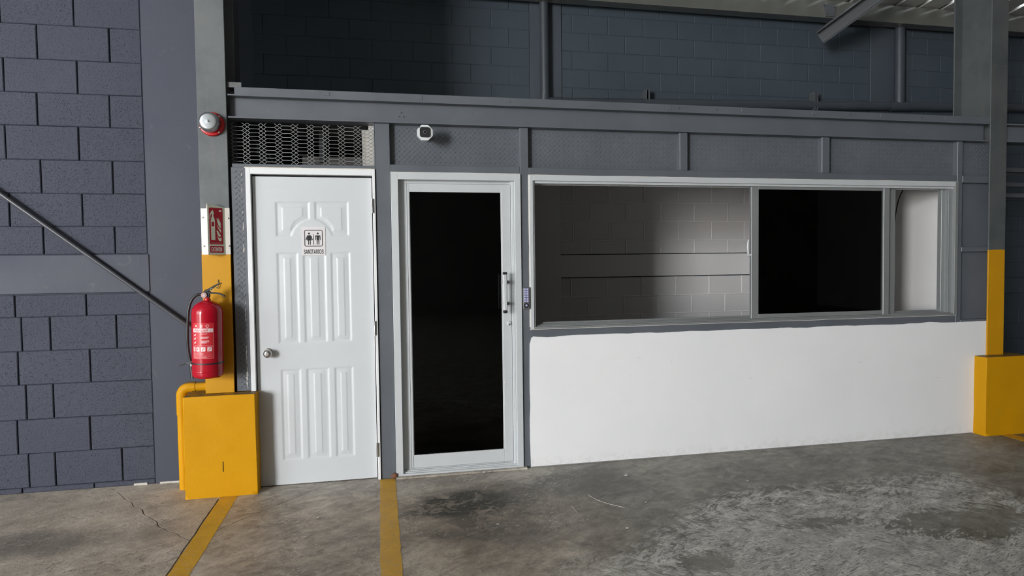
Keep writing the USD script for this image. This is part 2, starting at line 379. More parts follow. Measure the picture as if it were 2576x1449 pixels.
# ------------------------------------------------------------------ left wall: painted blocks, smooth column and band
rb = random.Random(7)
wl = thing('wall_left', 'dark blue-grey painted block wall left of the steel column', 'wall', (-2.4, .27, 0), kind=ST)
YL = .268
part(wl, 'mortar', box(-15.8, -.93, YL + .012, YL + .20, 0, 6.4), 'mortar_blue')
upz = [1.546, 1.726, 1.939, 2.154, 2.370, 2.580, 2.792, 3.010, 3.225, 3.44, 3.655, 3.87, 4.085, 4.3]
lowz = [0, .035, .257, .480, .706, .924, 1.144, 1.287]
def course(z0, z1, xs, hz=.0014, vt=.0075):
    for a, b in zip(xs[:-1], xs[1:]):
        part(wl, 'block', block(a + vt / 2, b + .004 if b > -1.51 else b - vt / 2, z0 + hz / 2, z1 - hz / 2, YL, YL + .03, .0042, rb), 'block_blue')
for k, (z0, z1) in enumerate(zip(upz[:-1], upz[1:])):
    off = (-1.69, -1.88)[k % 2] + rb.uniform(-.008, .008)
    xs = sorted([-1.504] + [off - .418 * i for i in range(6)])
    course(z0, z1, [-1.504 - .418 * 6.4] + [x for x in xs if x > -4.1])
jl = {0: [-1.87, -2.29, -2.71], 1: [-1.697, -2.093, -2.246, -2.66], 2: [-1.881, -2.302, -2.72], 3: [-2.089, -2.246, -2.66], 4: [-1.866, -2.284, -2.70], 5: [-1.703, -2.093, -2.256, -2.67], 6: [-1.876, -2.288, -2.70]}
for k, (z0, z1) in enumerate(zip(lowz[:-1], lowz[1:])):
    xs = jl[k]; xs = [-4.18, xs[-1] - .84, xs[-1] - .42] + sorted(xs) + [-1.504]
    course(z0, z1, xs)
part(wl, 'plaster_column', box(-1.498, -.95, YL - .002, YL + .05, 0, 6.4, .004), 'plaster_blue', 'smooth plastered column beside the blocks')
part(wl, 'plaster_band', box(-4.2, -1.49, YL - .008, YL + .05, 1.292, 1.543, .004), 'plaster_blue', 'smooth horizontal plaster band between the block courses')
part(wl, 'plaster_face', box(-15.8, -4.2, YL, YL + .05, 0, 6.4), 'plaster_blue', 'plain part of the wall farther left')

for k, (x0, x1) in enumerate(((-1.63, -1.545), (-1.47, -1.335))):
    part(wl, 'mortar_foot', prism(Polygon(ragged(x0, x1, .012, .007, .01, k + 40) + [(x1, 0), (x0, 0)]), YL - .006, YL + .004), 'chip_white', 'pale chipped mortar at the foot of the wall')

# ------------------------------------------------------------------ back wall: dark above, white in the office
rb = random.Random(9)
YB = 2.5
wb = thing('wall_back', 'dark blue block wall high behind the white office partition', 'wall', (3, YB, 2.45), kind=ST)
part(wb, 'mortar', box(-3, 13.9, YB + .006, YB + .2, 0, 4.62), 'mortar_back')
CAST = ((1.658, 2.015), (5.93, 6.47))
zs = [2.384 + .2 * k for k in range(12)]
def spans(x0, x1, off, pitch=.42):
    k0 = math.ceil((x0 - off) / pitch); xs = [x0] + [off + pitch * k for k in range(k0, k0 + 40) if x0 + .05 < off + pitch * k < x1 - .05] + [x1]; return xs
for k, (z0, z1) in enumerate(zip(zs[:-1], zs[1:])):
    for (x0, x1, offs) in ((-1.2, 1.658, (1.235, 1.43)), (2.015, 5.93, (2.98, 2.758)), (6.47, 9.4, (6.75, 6.95))):
        xs = spans(x0, x1, offs[k % 2])
        for a, b in zip(xs[:-1], xs[1:]):
            part(wb, 'block', block(a + .003, b - .003, z0 + .0025, z1 - .0025, YB, YB + .02, .004, rb), 'block_back')
for k in range(11):                                                      # lower courses in view to the right of the right column
    z1 = 2.384 - .2 * k; z0 = z1 - .2
    xs = spans(6.2, 9.4, (6.75, 6.95)[(k + 1) % 2])
    for a, b in zip(xs[:-1], xs[1:]):
        part(wb, 'block', block(a + .003, b - .003, z0 + .0025, z1 - .0025, YB - (.02 if k in (5, 6) else 0), YB + .02, .004, rb), 'block_back')
for x0, x1 in CAST:
    part(wb, 'plaster_column', box(x0, x1, YB - .012, YB + .05, 2.46, 4.6, .004), 'back_plaster', 'smooth dark plaster column in the back wall')

wi = thing('wall_office', 'white painted block wall seen inside through the open window', 'wall', (3, YB, 0), kind=ST)
rb = random.Random(11)
YI = YB - .03
part(wi, 'backing', [box(.09, 4.72, YI + .004, YB - .013, a, b) for a, b in ((0, 1.2785), (1.289, 1.537), (1.546, 2.45))], 'office_white')
rows = [(2.332, 2.45, 0), (2.118, 2.332, 0), (1.910, 2.118, 1), (1.698, 1.910, 0), (1.546, 1.698, 1), (1.068, 1.280, 2), (.860, 1.068, 3), (.650, .860, 2), (.44, .65, 3), (.22, .44, 2), (0, .22, 3)]
offs = {0: 2.962, 1: 3.165, 2: 2.932, 3: 3.131}
beads = []
for z0, z1, o in rows:
    xs = spans(1.972, 4.72, offs[o], .419)
    for a, b in zip(xs[:-1], xs[1:]):
        part(wi, 'block', block(a + .0095, b - .0095, z0 + (0 if z0 == 1.546 else .009), z1 - (.002 if z1 == 1.280 else .009), YI, YI + .012, .002, rb), 'block_white')
    for x in xs[1:-1]: beads.append(box(x - .0075, x + .0075, YI - .006, YI + .01, z0, z1, .004))
    if z1 != 1.280: beads.append(box(1.972, 4.72, YI - .006, YI + .01, z1 - .007, z1 + .007, .004))
part(wi, 'mortar_bead', beads, 'office_mortar', 'raised white mortar joints', kind='stuff')
part(wi, 'plaster_band', box(1.96, 4.72, YI - .014, YI + .01, 1.289, 1.537, .003), 'office_white', 'smooth white band between the block courses')
part(wi, 'plaster_column', box(1.682, 1.976, YI - .012, YI + .01, 0, 2.45, .004), 'office_white', 'smooth white column left of the blocks')
part(wi, 'plaster_face', box(.09, 1.682, YI - .004, YI + .01, 0, 2.45), 'office_white')
wr = thing('wall_office_side', 'smooth white side wall at the right end of the office', 'wall', (4.83, 1.2, 0), kind=ST)
part(wr, 'plaster_face', box(4.71, 4.89, .075, YB - .03, 0, 2.41), 'office_white')
wp = thing('wall_partition', 'white partition wall between restroom and office, edge seen behind the vent mesh', 'wall', (.04, 1.2, 0), kind=ST)
part(wp, 'plaster_face', box(-.05, .08, .10, YB - .03, 0, 2.40), 'office_white')
ra = [(-.094 + .006 * (meshkit.noise([[z * 40, 0, 3]], 5)[0] - .5), z) for z in np.linspace(2.09, 2.36, 24)]
part(wp, 'plaster_edge', prism(Polygon([(-.012, 2.09)] + ra + [(-.012, 2.372)]), .085, .10), 'chip_white', 'rough pale plaster strip behind the mesh')
cl = thing('ceiling_office', 'flat ceiling over the office and the restroom', 'ceiling', (2, 1.2, 2.4), kind=ST)
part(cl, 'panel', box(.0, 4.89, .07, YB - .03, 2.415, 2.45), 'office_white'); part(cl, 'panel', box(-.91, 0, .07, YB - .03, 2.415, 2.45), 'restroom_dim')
bt = thing('wall_restroom', 'restroom side wall behind the vent mesh, coloured near black for its dimness', 'wall', (-.9, 1.2, 0), kind=ST)
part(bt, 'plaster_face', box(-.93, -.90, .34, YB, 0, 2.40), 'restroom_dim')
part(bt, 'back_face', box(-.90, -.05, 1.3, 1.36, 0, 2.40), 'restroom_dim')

# ------------------------------------------------------------------ low white wall under the window
top = ragged(1.06, 4.96, .930, .010, .02, 3)
top = [(1.040, .90), (1.044, .922)] + top + [(4.972, .924)]
lft = [(1.030 + .006 * (meshkit.noise([[z * 9, 1, 0]], 2)[0] - .5), z) for z in np.linspace(.88, 0, 40)]
wf = thing('wall_front', 'low white plastered wall under the sliding window', 'wall', (2.9, .05, 0), kind=ST)
part(wf, 'plaster_face', prism(Polygon(lft[::-1] + top + [(4.972, 0)]), -.008, .07), 'plaster_white')
part(wf, 'mortar_foot', flat(Polygon([(x, y) for x, y in ragged(1.035, 4.80, -.011, .008, .03, 8)] + [(4.80, 0), (1.035, 0)]), 0, .006), 'concrete_plain', 'crumbly mortar along the foot of the wall')

# ------------------------------------------------------------------ steel frame of the partition
fr = thing('steel_partition_frame', 'grey welded steel partition frame with checker plate panels around doors and window', 'frame', (2, .03, 0), kind=ST)
def post(x0, x1, z0, z1, y0=0.0, y1=.06, nm='post', label=None): part(fr, nm, box(x0, x1, y0, y1, z0, z1, .003), 'steel_paint', label)
post(-.008, .089, 0, 2.395, label='wide grey post between the two doors')
post(.979, 1.040, 0, 2.395)
post(2.182, 2.245, 2.120, 2.395, nm='stub_post'); post(3.366, 3.435, 2.120, 2.395, nm='stub_post')
post(4.613, 4.664, .90, 2.395)
post(-.905, -.008, 2.086, 2.112, nm='rail'); post(.089, .979, 2.073, 2.124, nm='rail'); post(1.040, 4.613, 2.067, 2.120, nm='rail'); post(4.664, 4.972, 2.062, 2.118, nm='rail')
post(4.664, 4.972, 1.500, 1.540, nm='rail'); post(1.040, 4.613, .90, .984, nm='rail'); post(4.664, 4.972, .90, .945, nm='rail')
post(-.015, -.008, 2.11, 2.395, nm='edge_strip')
def lug(x, z, y, a, L=.0285, w=.0075, h=.0026):
    d = np.array([math.cos(a), math.sin(a)]); n = np.array([-d[1], d[0]])
    b = [d * L / 2, n * w / 2, -d * L / 2, -n * w / 2]; t = [d * L * .22, n * w * .12, -d * L * .22, -n * w * .12]
    v = [(x + q[0], y, z + q[1]) for q in b] + [(x + q[0], y - h, z + q[1]) for q in t]
    f = []
    for k in range(4):
        l = (k + 1) % 4; f += [(k, l, 4 + l), (k, 4 + l, 4 + k)]
    f += [(4, 5, 6), (4, 6, 7)]; return v, f
def checker(x0, x1, z0, z1, y, label=None, pitch=.032):
    p = part(fr, 'checker_plate', box(x0, x1, y, y + .006, z0, z1), 'steel_paint', label)
    V, F = [], []
    q = .0245 / math.sqrt(2); R = 260
    for a in range(-R, R):
        for b in range(-R, R):
            x, z = x0 + q * (a - b) + .01, z0 + q * (a + b) + .008
            if not (x0 + .012 < x < x1 - .012 and z0 + .012 < z < z1 - .012): continue
            v, f = lug(x, z, y, math.pi / 4 * (1 if (a + b) % 2 else -1)); F += [tuple(c + len(V) for c in r) for r in f]; V += v
    m = trimesh.Trimesh(np.array(V), np.array(F), process=False)
    if np.dot(m.face_normals.sum(0), [0, -1, 0]) < 0: m.invert()
    part(p, 'tread_lug', m, 'steel_paint', kind='stuff')
checker(.089, .979, 2.124, 2.395, .045, 'checker plate above the glass door')
checker(1.040, 2.182, 2.120, 2.395, .045, 'checker plate above the left part of the window')
checker(2.245, 3.366, 2.120, 2.395, .045, 'checker plate above the middle of the window')
checker(3.435, 4.613, 2.120, 2.395, .045, 'checker plate above the right part of the window')
checker(4.664, 4.972, 2.118, 2.395, .045, 'small checker plate beside the right column')
checker(-.910, -.826, .648, 2.086, -.006, 'narrow checker plate strip between column and white door')
part(fr, 'infill_panel', box(4.664, 4.972, .045, .052, 1.54, 2.062), 'steel_paint', 'smooth dark upper panel beside the right column')
part(fr, 'infill_panel', box(4.664, 4.972, .045, .052, .945, 1.50), 'steel_paint', 'smooth dark lower panel beside the right column')

# expanded metal over the restroom door
p_ = .0248; per = .199; flt = .050; xA = -.897
segs = []
def strand(a, b, w=.0030):
    a, b = np.array(a), np.array(b); d = b - a; L = np.linalg.norm(d); t = box(-.0006, L + .0006, -.0016, .0016, -w / 2, w / 2)
    ang = math.atan2(d[1], d[0]); c, s = math.cos(ang), math.sin(ang); v = t.vertices
    t.vertices = np.stack([a[0] + v[:, 0] * c - v[:, 2] * s, .045 + v[:, 1], a[1] + v[:, 0] * s + v[:, 2] * c], 1); return t
zmin, zmax = 2.132, 2.376
for col in range(-1, 10):
    x0 = xA + col * per / 2; odd = col % 2; x1 = x0 + flt; x2 = xA + (col + 1) * per / 2
    for k in range(-3, 14):
        z = zmin + (k + .5 * odd) * p_
        if zmin <= z <= zmax and x0 < -.012:
            a, b = max(x0, -.918), min(x1, -.012)
            if b > a: segs.append(strand((a, z), (b, z)))
        for s in (-1, 1):                                            # the slanting ends cross and meet the next column
            q0 = np.array([x1, z]); q1 = np.array([x2, z + s * 1.5 * p_])
            for t0, t1 in ((0, 1 / 3), (1 / 3, 2 / 3), (2 / 3, 1)):
                a, b = q0 + (q1 - q0) * t0, q0 + (q1 - q0) * t1
                if min(a[1], b[1]) > zmin - .016 and max(a[1], b[1]) < zmax + .016 and a[0] > -.918 and b[0] < -.008: segs.append(strand(a, b))
part(fr, 'expanded_mesh', segs, 'aluminium_raw', 'expanded metal mesh over the white door')

# ------------------------------------------------------------------ front beams
def i_beam(name, label, x0, x1, z0=2.396, z1=2.545, tabs=()):
    b = thing(name, label, 'beam', ((x0 + x1) / 2, .05, z0))
    t = .009
    sec = Polygon([(-.022, z0), (.10, z0), (.10, z0 + t), (.044, z0 + t), (.044, z1 - t), (.10, z1 - t), (.10, z1), (-.022, z1), (-.022, z1 - t), (.036, z1 - t), (.036, z0 + t), (-.022, z0 + t)])
    part(b, 'profile', profile_x(sec, x0, x1), 'steel_paint')
    return b
bm = i_beam('steel_beam', 'long grey steel beam above the doors and window', -.915, 4.902)
part(bm, 'deck_angle', profile_x(Polygon([(-.016, 2.5455), (-.012, 2.5455), (-.012, 2.588), (.05, 2.588), (.05, 2.592), (-.016, 2.592)]), -.875, 4.902), 'steel_paint', 'thin steel edge angle along the top of the beam')
for k in range(9):
    x = -.31 + .6 * k
    part(bm, 'weld_tab', box(x - .02, x + .02, -.0185, -.015, 2.558, 2.582, .003), 'steel_paint')
for x in (2.17, 2.47, 3.6, 4.25):
    part(bm, 'hole_plug', cyl((x, -.0155, 2.569), (x, -.0185, 2.569), .009, 14), 'steel_dark', 'dark round hole mark')
for x, z in ((.165, 2.478), (.15, 2.452), (.18, 2.452)):
    part(bm, 'screw', cyl((x, .036, z), (x, .028, z), .004, 10), 'screw_steel', 'small bright screw in the beam web')
i_beam('steel_beam', 'short grey steel beam end to the right of the right column', 5.070, 6.6)
jb = thing('angle_bracket', 'small pale steel angle lying on the beam beside the left column', 'bracket', (-.87, .05, 2.592))
part(jb, 'angle', profile_x(Polygon([(.0, 2.593), (.10, 2.593), (.10, 2.597), (.004, 2.597), (.004, 2.625), (0, 2.625)]), -.918, -.835), 'key_grey')

# ------------------------------------------------------------------ H columns and their yellow bases
def h_column(label, x0, x1, depth, top_z, z0=.645, mt='column_paint'):
    c = thing('steel_column', label, 'column', ((x0 + x1) / 2, .12, z0), kind=ST); xm = (x0 + x1) / 2
    part(c, 'front_flange', box(x0, x1, -.022, -.010, z0, top_z, .002), mt)
    part(c, 'web', box(xm - .005, xm + .005, -.010, depth - .012, z0, top_z), mt)
    part(c, 'rear_flange', box(x0, x1, depth - .012, depth, z0, top_z, .002), mt)
    return c
cL = h_column('left grey steel column, yellow below, with bell and sign', -1.096, -.923, .262, 5.6)
h_column('right grey steel column, yellow below, beside the window wall', 4.904, 5.068, .335, 5.6, mt='column_paint_darker')
def base(label, x0, x1, y0, y1, h, seed):
    b = thing('column_base', label, 'column base', ((x0 + x1) / 2, (y0 + y1) / 2, 0))
    m = trimesh.creation.box([x1 - x0, y1 - y0, h])
    mm = m3.Manifold.cube([x1 - x0 - .016, y1 - y0 - .016, h - .008], False).translate([x0 + .008, y0 + .008, 0])
    pts = []
    for X in (x0 + .007, x1 - .007):
        for Y in (y0 + .007, y1 - .007): pts += [(X, Y, h - .007)]
    hull = m3.Manifold.batch_hull([m3.Manifold.sphere(.007, 12).translate(list(p)) for p in pts] + [m3.Manifold.cube([x1 - x0, y1 - y0, .01]).translate([x0, y0, 0])])
    t = hull.refine_to_length(.03).to_mesh(); t = trimesh.Trimesh(t.vert_properties[:, :3], t.tri_verts, process=False)
    n = meshkit.fbm(t.vertices * 5 + seed, 4, seed) - .5; nn = t.vertex_normals * 1.0
    keep = (t.vertices[:, 2] > .002)
    t.vertices = t.vertices + (nn * (n * .010)[:, None]) * keep[:, None]
    part(b, 'body', t, 'yellow_paint', smooth=50)
    return b
bL = base('yellow concrete base block under the left column, beside the white door', -1.212, -.785, -.105, .262, .645, 3)
part(bL, 'chip', box(-.988, -.985, -.1075, -.09, .16, .225), 'black_print', 'thin vertical crack')
base('yellow concrete base block under the right column', 4.795, 5.225, -.118, .36, .645, 8)

# yellow pipe behind the left base
yp = thing('yellow_pipe', 'yellow painted pipe with elbow behind the left column base', 'pipe', (-1.27, .13, 0))
R_ = .031
arc = [(-1.2765 + .055 * (1 - math.cos(a)), .12, .615 + .055 * math.sin(a)) for a in np.linspace(0, math.pi / 2, 10)]
part(yp, 'riser', cyl((-1.2765, .12, 0), (-1.2765, .12, .50), R_, 24), 'yellow_paint', smooth=40)
part(yp, 'elbow', tube([(-1.2765, .12, .49)] + arc + [(-1.19, .12, .67)], R_ + .003, 24), 'yellow_paint', smooth=40)
part(yp, 'branch', cyl((-1.19, .12, .67), (-1.02, .12, .67), R_, 24), 'yellow_paint', smooth=40)
part(yp, 'coupling', cyl((-1.125, .12, .67), (-1.10, .12, .67), R_ + .008, 24), 'yellow_paint', smooth=40)

# diagonal brace rod on the left wall
br = thing('brace_rod', 'dark round brace rod slanting down the left wall', 'rod', (-1.8, .19, 1.5))
part(br, 'rod', tube(np.linspace((-3.35, .236, 2.762), (-1.03, .236, .876), 12), .0135, 16), 'rod_paint', smooth=40)

# ------------------------------------------------------------------ door 1: moulded white restroom door
d1 = thing('door_1', 'white moulded restroom door with a round knob', 'door', (-.41, .03, 0), kind=ST)
LX0, LX1, LZ0, LZ1, LY = -.789, -.036, .006, 2.034, .022
panels = {}
Pg = Polygon
arcL = [(-.437 - .0, 1.757)] + [(-.437 - .04 * 0 - .21 * math.sin(a), 1.535 + .222 * math.cos(a)) for a in np.linspace(.12, 1.22, 10)]
outer = [
    (Pg([(-.651, 1.873), (-.438, 1.873), (-.438, 1.757), (-.478, 1.742), (-.510, 1.722), (-.533, 1.695), (-.548, 1.667), (-.556, 1.646), (-.651, 1.646)]),
     Pg([(-.610, 1.836), (-.483, 1.836), (-.483, 1.777), (-.512, 1.762), (-.538, 1.738), (-.553, 1.712), (-.562, 1.686), (-.610, 1.686)])),
    (Pg([(-.405, 1.876), (-.190, 1.876), (-.190, 1.647), (-.300, 1.647), (-.308, 1.668), (-.322, 1.695), (-.343, 1.720), (-.372, 1.742), (-.405, 1.757)]),
     Pg([(-.368, 1.837), (-.235, 1.837), (-.235, 1.685), (-.289, 1.685), (-.298, 1.712), (-.313, 1.738), (-.336, 1.760), (-.368, 1.777)]))]
for x0, x1, i0, i1 in ((-.649, -.520, -.608, -.565), (-.488, -.342, -.442, -.391), (-.309, -.185, -.269, -.227)):
    outer.append((sbox(x0, .946, x1, 1.541), sbox(i0, .981, i1, 1.503)))
    outer.append((sbox(x0 + .005, .166, x1 + .002, .773), sbox(i0 + .006, .207, i1 + .002, .735)))
S = .004; nx, nz = int(round((LX1 - LX0) / S)), int(round((LZ1 - LZ0) / S))
gx, gz = np.linspace(LX0, LX1, nx + 1), np.linspace(LZ0, LZ1, nz + 1); X, Z = np.meshgrid(gx, gz)
def inside(poly):
    from shapely import contains_xy
    return contains_xy(poly, X.ravel(), Z.ravel()).reshape(X.shape)
H = np.zeros_like(X)
for o, i in outer:
    mo, mi = inside(o), inside(i)
    do = ndimage.distance_transform_edt(mo) * S; di = ndimage.distance_transform_edt(~mi) * S
    moat = np.where(mo, -.0042 * np.clip(do / .012, 0, 1) + .0028 * np.clip(1 - di / .032, 0, 1) * np.clip(do / .02, 0, 1), 0)
    H = np.where(mi, .0005, np.where(mo, moat, H))
H = ndimage.gaussian_filter(H, .55)
V = np.stack([X.ravel(), (LY - H).ravel(), Z.ravel()], 1); id_ = np.arange(V.shape[0]).reshape(X.shape)
def faces_of(mask):
    a, b, c, d = (q[mask] for q in (id_[:-1, :-1], id_[:-1, 1:], id_[1:, 1:], id_[1:, :-1]))
    return np.vstack([np.stack([a, b, c], 1), np.stack([a, c, d], 1)])
cellx, cellz = np.meshgrid((gx[:-1] + gx[1:]) / 2, (gz[:-1] + gz[1:]) / 2); taken = np.zeros(cellx.shape, bool)
Gn = trimesh.Trimesh(V, faces_of(~taken), process=False).vertex_normals
def grid_part(parent, name, mask, label=None):
    f = faces_of(mask); u, inv = np.unique(f, return_inverse=True); v = V[u]; n = Gn[u]
    pr = part(parent, name, trimesh.Trimesh(v, inv.reshape(-1, 3), process=False), 'door_white', label)
    me = UsdGeom.Mesh(pr); from pxr import Vt
    me.CreateNormalsAttr(Vt.Vec3fArray.FromNumpy(n.astype(np.float32))); me.SetNormalsInterpolation('vertex')
for o, i in outer:
    a, b, c, e = o.bounds; m_ = (cellx > a - .012) & (cellx < c + .012) & (cellz > b - .012) & (cellz < e + .012) & ~taken
    taken |= m_
    grid_part(d1, 'molded_panel', m_)
grid_part(d1, 'leaf', ~taken)
part(d1, 'leaf_core', box(LX0, LX1, LY + .0105, LY + .038, LZ0, LZ1), 'door_white')
jam = lambda a, b, c, d, y=-.012: box(a, b, y, .07, c, d, .002)
part(d1, 'jamb', jam(-.824, -.794, .004, 2.086), 'white_paint'); part(d1, 'jamb', jam(-.031, -.008 - .004, 0, 2.086), 'white_paint'); part(d1, 'head', jam(-.794, -.031, 2.046, 2.086), 'white_paint')
part(d1, 'stop', [box(-.794, -.789, .045, .07, 0, 2.046), box(-.036, -.031, .045, .07, 0, 2.046), box(-.794, -.031, .045, .07, 2.034, 2.046)], 'black_void', 'black strips painting the shade in the gap around the leaf')  # black strips carry the shade of the gap round the leaf
def caulk_line(a, b, horiz, amp, w, y, seed):
    ra = ragged(a, b, 0, amp, .012, seed); rb_ = ragged(a, b, w, amp * .35, .012, seed + 3)
    poly = Polygon([p for p in rb_] + [p for p in ra[::-1]])
    return poly if horiz else affinity.affine_transform(poly, [0, 1, 1, 0, 0, 0])
part(d1, 'caulk_bead', prism(affinity.translate(caulk_line(-.83, -.008, True, .0035, -.007, 0, 2), 0, 2.0905), -.008, .01), 'caulk', 'cream caulking along the top of the frame')
part(d1, 'caulk_bead', prism(affinity.translate(caulk_line(.70, 2.08, False, .003, .005, 0, 6), -.8305, 0), -.004, .02), 'cream_edge', 'pale paint edge on the left of the frame')
def smear(z0, z1, w, seed):
    n = max(6, int((z1 - z0) / .006)); zz = np.linspace(z0, z1, n); ax = meshkit.fbm(np.stack([zz * 45, zz * 0 + seed, zz * 0], 1), 3, seed); bx = meshkit.fbm(np.stack([zz * 60, zz * 0 + seed, zz * 0 + 5], 1), 3, seed + 9)
    tp = np.sin(np.linspace(0, math.pi, n)) ** .6; l = -.8465 - w * tp * bx + .004 * (ax - .5); r = -.8465 + w * tp * ax + .004 * (ax - .5)
    return Polygon(list(zip(l, zz)) + list(zip(r[::-1], zz[::-1]))).buffer(0)
sm = [smear(a, b, w, k) for k, (a, b, w) in enumerate(((.66, .80, .010), (.80, .95, .004), (.97, 1.06, .003), (1.08, 1.19, .006), (1.21, 1.235, .004), (1.26, 1.31, .003), (1.46, 1.49, .003), (1.53, 1.60, .006), (1.63, 1.645, .003), (1.66, 1.74, .006), (1.79, 1.81, .004), (1.90, 1.98, .005), (2.0, 2.01, .003), (2.03, 2.055, .007)))]
part(d1, 'caulk_bead', prism(unary_union(sm), -.0078, -.004), 'old_caulk', 'flaking pale caulk on the plate strip')
for z in (1.845, 1.029, .206):
    h = part(d1, 'hinge', cyl((-.0335, -.019, z - .047), (-.0335, -.019, z + .047), .0068, 14), 'satin_nickel', 'metal hinge knuckle', smooth=40)
    part(h, 'leaf_plate', box(-.040, -.022, -.014, -.0105, z - .047, z + .047), 'satin_nickel')
kn = part(d1, 'knob', to_front(lathe([(0, .062), (.016, .062), (.024, .056), (.0275, .046), (.026, .036), (.018, .028), (.0125, .020), (.0125, .0)], 40), -.716, LY, .885), 'satin_nickel', 'round metal knob', smooth=40)
part(kn, 'rose', to_front(lathe([(0, .008), (.026, .008), (.031, .004), (.032, 0)], 40), -.716, LY, .885), 'satin_nickel', smooth=40)
part(kn, 'keyhole', [to_front(lathe([(0, .0635), (.010, .0635), (.011, .061)], 24), -.716, LY, .885), box(-.7175, -.7145, LY - .0645, LY - .063, .879, .891)], 'screw_steel')

# restroom sign
sg = thing('restroom_sign', 'small white restroom sign with two black figures on the white door', 'sign', (-.417, .02, 1.61))
SX0, SX1, SZ0, SZ1, SY = -.492, -.342, 1.520, 1.708, .0195
part(sg, 'plate', prism(sbox(SX0 + .006, SZ0 + .006, SX1 - .006, SZ1 - .006).buffer(.006), SY, LY - .0005), 'sticker_white')
sw, sh = SX1 - SX0, SZ1 - SZ0
U = lambda u: SX0 + u * sw; W_ = lambda v: SZ1 - v * sh                      # fractions of the plate, from its top left corner
ring = sbox(U(.115), W_(.685), U(.885), W_(.105)); ring = ring.buffer(-.010).buffer(.010)
def ink(poly, name, label=None): part(sg, name, prism(poly, SY - .0008, SY + .0002), 'black_print', label)
ink(ring.difference(ring.buffer(-.0042)), 'border')
P2 = lambda *q: Polygon([(U(a), W_(b)) for a, b in q])
head = lambda u, v, r=.0062: Point(U(u), W_(v)).buffer(r)
ink(unary_union([head(.315, .232), P2((.245, .295), (.385, .295), (.415, .33), (.47, .455), (.435, .462), (.385, .36), (.415, .475), (.375, .475), (.375, .62), (.340, .62), (.340, .475), (.315, .475), (.305, .475), (.305, .62), (.270, .62), (.270, .475), (.215, .475), (.25, .36), (.195, .462), (.16, .455), (.215, .33))]), 'woman_pictogram')
ink(P2((.485, .255), (.510, .255), (.515, .625), (.490, .625)), 'divider')
ink(unary_union([head(.680, .232), P2((.575, .298), (.785, .298), (.795, .462), (.765, .462), (.755, .34), (.738, .34), (.738, .62), (.705, .62), (.700, .475), (.685, .465), (.668, .475), (.665, .62), (.632, .62), (.628, .34), (.612, .34), (.605, .462), (.575, .462))]), 'man_pictogram')
def text_at(txt, x0, x1, z0, z1, y, depth=.0008, bold=True):
    t = meshkit.text_mesh(txt, 1.0, 1.0, bold); b = t.bounds; v = t.vertices
    s = np.array([(x1 - x0) / (b[1, 0] - b[0, 0]), (z1 - z0) / (b[1, 1] - b[0, 1])]); t.vertices = np.stack([x0 + (v[:, 0] - b[0, 0]) * s[0], z0 + (v[:, 1] - b[0, 1]) * s[1], (v[:, 2]) * depth], 1); return t
part(sg, 'lettering', to_front(text_at('SANITARIOS', U(.075), U(.915), W_(.945), W_(.79), 0, .0008), 0, SY + .0002, 0), 'black_print', 'black word SANITARIOS')

# ------------------------------------------------------------------ door 2: aluminium and black glass
d2 = thing('door_2', 'aluminium framed door with black glass and a long pull handle', 'door', (.53, .03, 0), kind=ST)
fy = -.014
part(d2, 'jamb', box(.0895, .138, fy, .06, .012, 2.071, .002), 'aluminium'); part(d2, 'jamb', box(.934, .9785, fy, .06, .012, 2.071, .002), 'aluminium')
part(d2, 'head', box(.138, .934, fy, .06, 2.024, 2.071, .002), 'aluminium')
part(d2, 'stop', [box(.138, .196, .040, .07, .03, 2.024, .001), box(.196, .918, .040, .07, 2.003, 2.024, .001), box(.914, .934, .012, .07, .03, 2.024, .003)], 'aluminium', 'recessed stop around the leaf')
sill = []
for k, (a, b) in enumerate(((-.016, .002), (.004, .018), (.020, .034), (.036, .07))): sill.append(box(.138, .934, a, b, .012, .026 + .006 * k, .002))
part(d2, 'threshold', sill, 'aluminium', 'ribbed metal threshold')
part(d2, 'kerb', box(.09, 1.0, -.045, .06, 0, .013, .004), 'concrete', 'thin concrete strip under the threshold')
ly = .026
lf = part(d2, 'leaf_frame', [box(.198, .212, ly, ly + .04, .048, 2.001, .002), box(.850, .912, ly, ly + .04, .048, 2.001, .002), box(.212, .850, ly, ly + .04, 1.945, 2.001, .002), box(.206, .850, ly, ly + .04, .048, .138, .002),
                              box(.205, .216, ly + .004, ly + .03, .138, 1.958, .002), box(.843, .850, ly + .004, ly + .03, .138, 1.95, .001)], 'aluminium')
part(d2, 'glass', box(.212, .847, ly + .012, ly + .018, .132, 1.950), 'black_glass', 'black door glass')
hd = part(d2, 'handle', box(.838, .866, -.062, -.035, 1.125, 1.378, .006), 'aluminium', 'vertical silver pull handle')
for z0, z1 in ((1.374, 1.392), (1.108, 1.128)): part(hd, 'end_cap', box(.8375, .8665, -.0625, -.0345, z0, z1, .005), 'black_rubber', 'black end cap')
for z in (1.322, 1.173):
    part(hd, 'bracket', box(.848, .884, -.045, ly, z - .011, z + .011, .003), 'aluminium_raw', 'handle bracket')
    part(hd, 'bracket_screw', cyl((.877, -.0455, z), (.877, -.0475, z), .005, 12), 'black_rubber', 'black bracket screw')
lk = part(d2, 'lock_cylinder', to_front(lathe([(0, .012), (.010, .012), (.015, .007), (.017, 0)], 32), .8925, ly, 1.030), 'aluminium', 'round lock cylinder', smooth=40)
part(lk, 'key_slot', box(.888, .898, ly - .0135, ly - .0115, 1.016, 1.030, .002), 'screw_steel')
part(d2, 'screw_cover', to_front(lathe([(0, .004), (.005, .003), (.006, 0)], 16), .861, ly, .612), 'label_white', 'small white cap')
part(d2, 'caulk_bead', prism(affinity.translate(caulk_line(.088, .98, True, .0022, -.005, 0, 12), 0, 2.0745), -.010, .01), 'cream_edge', 'cream caulking along the top of the frame')

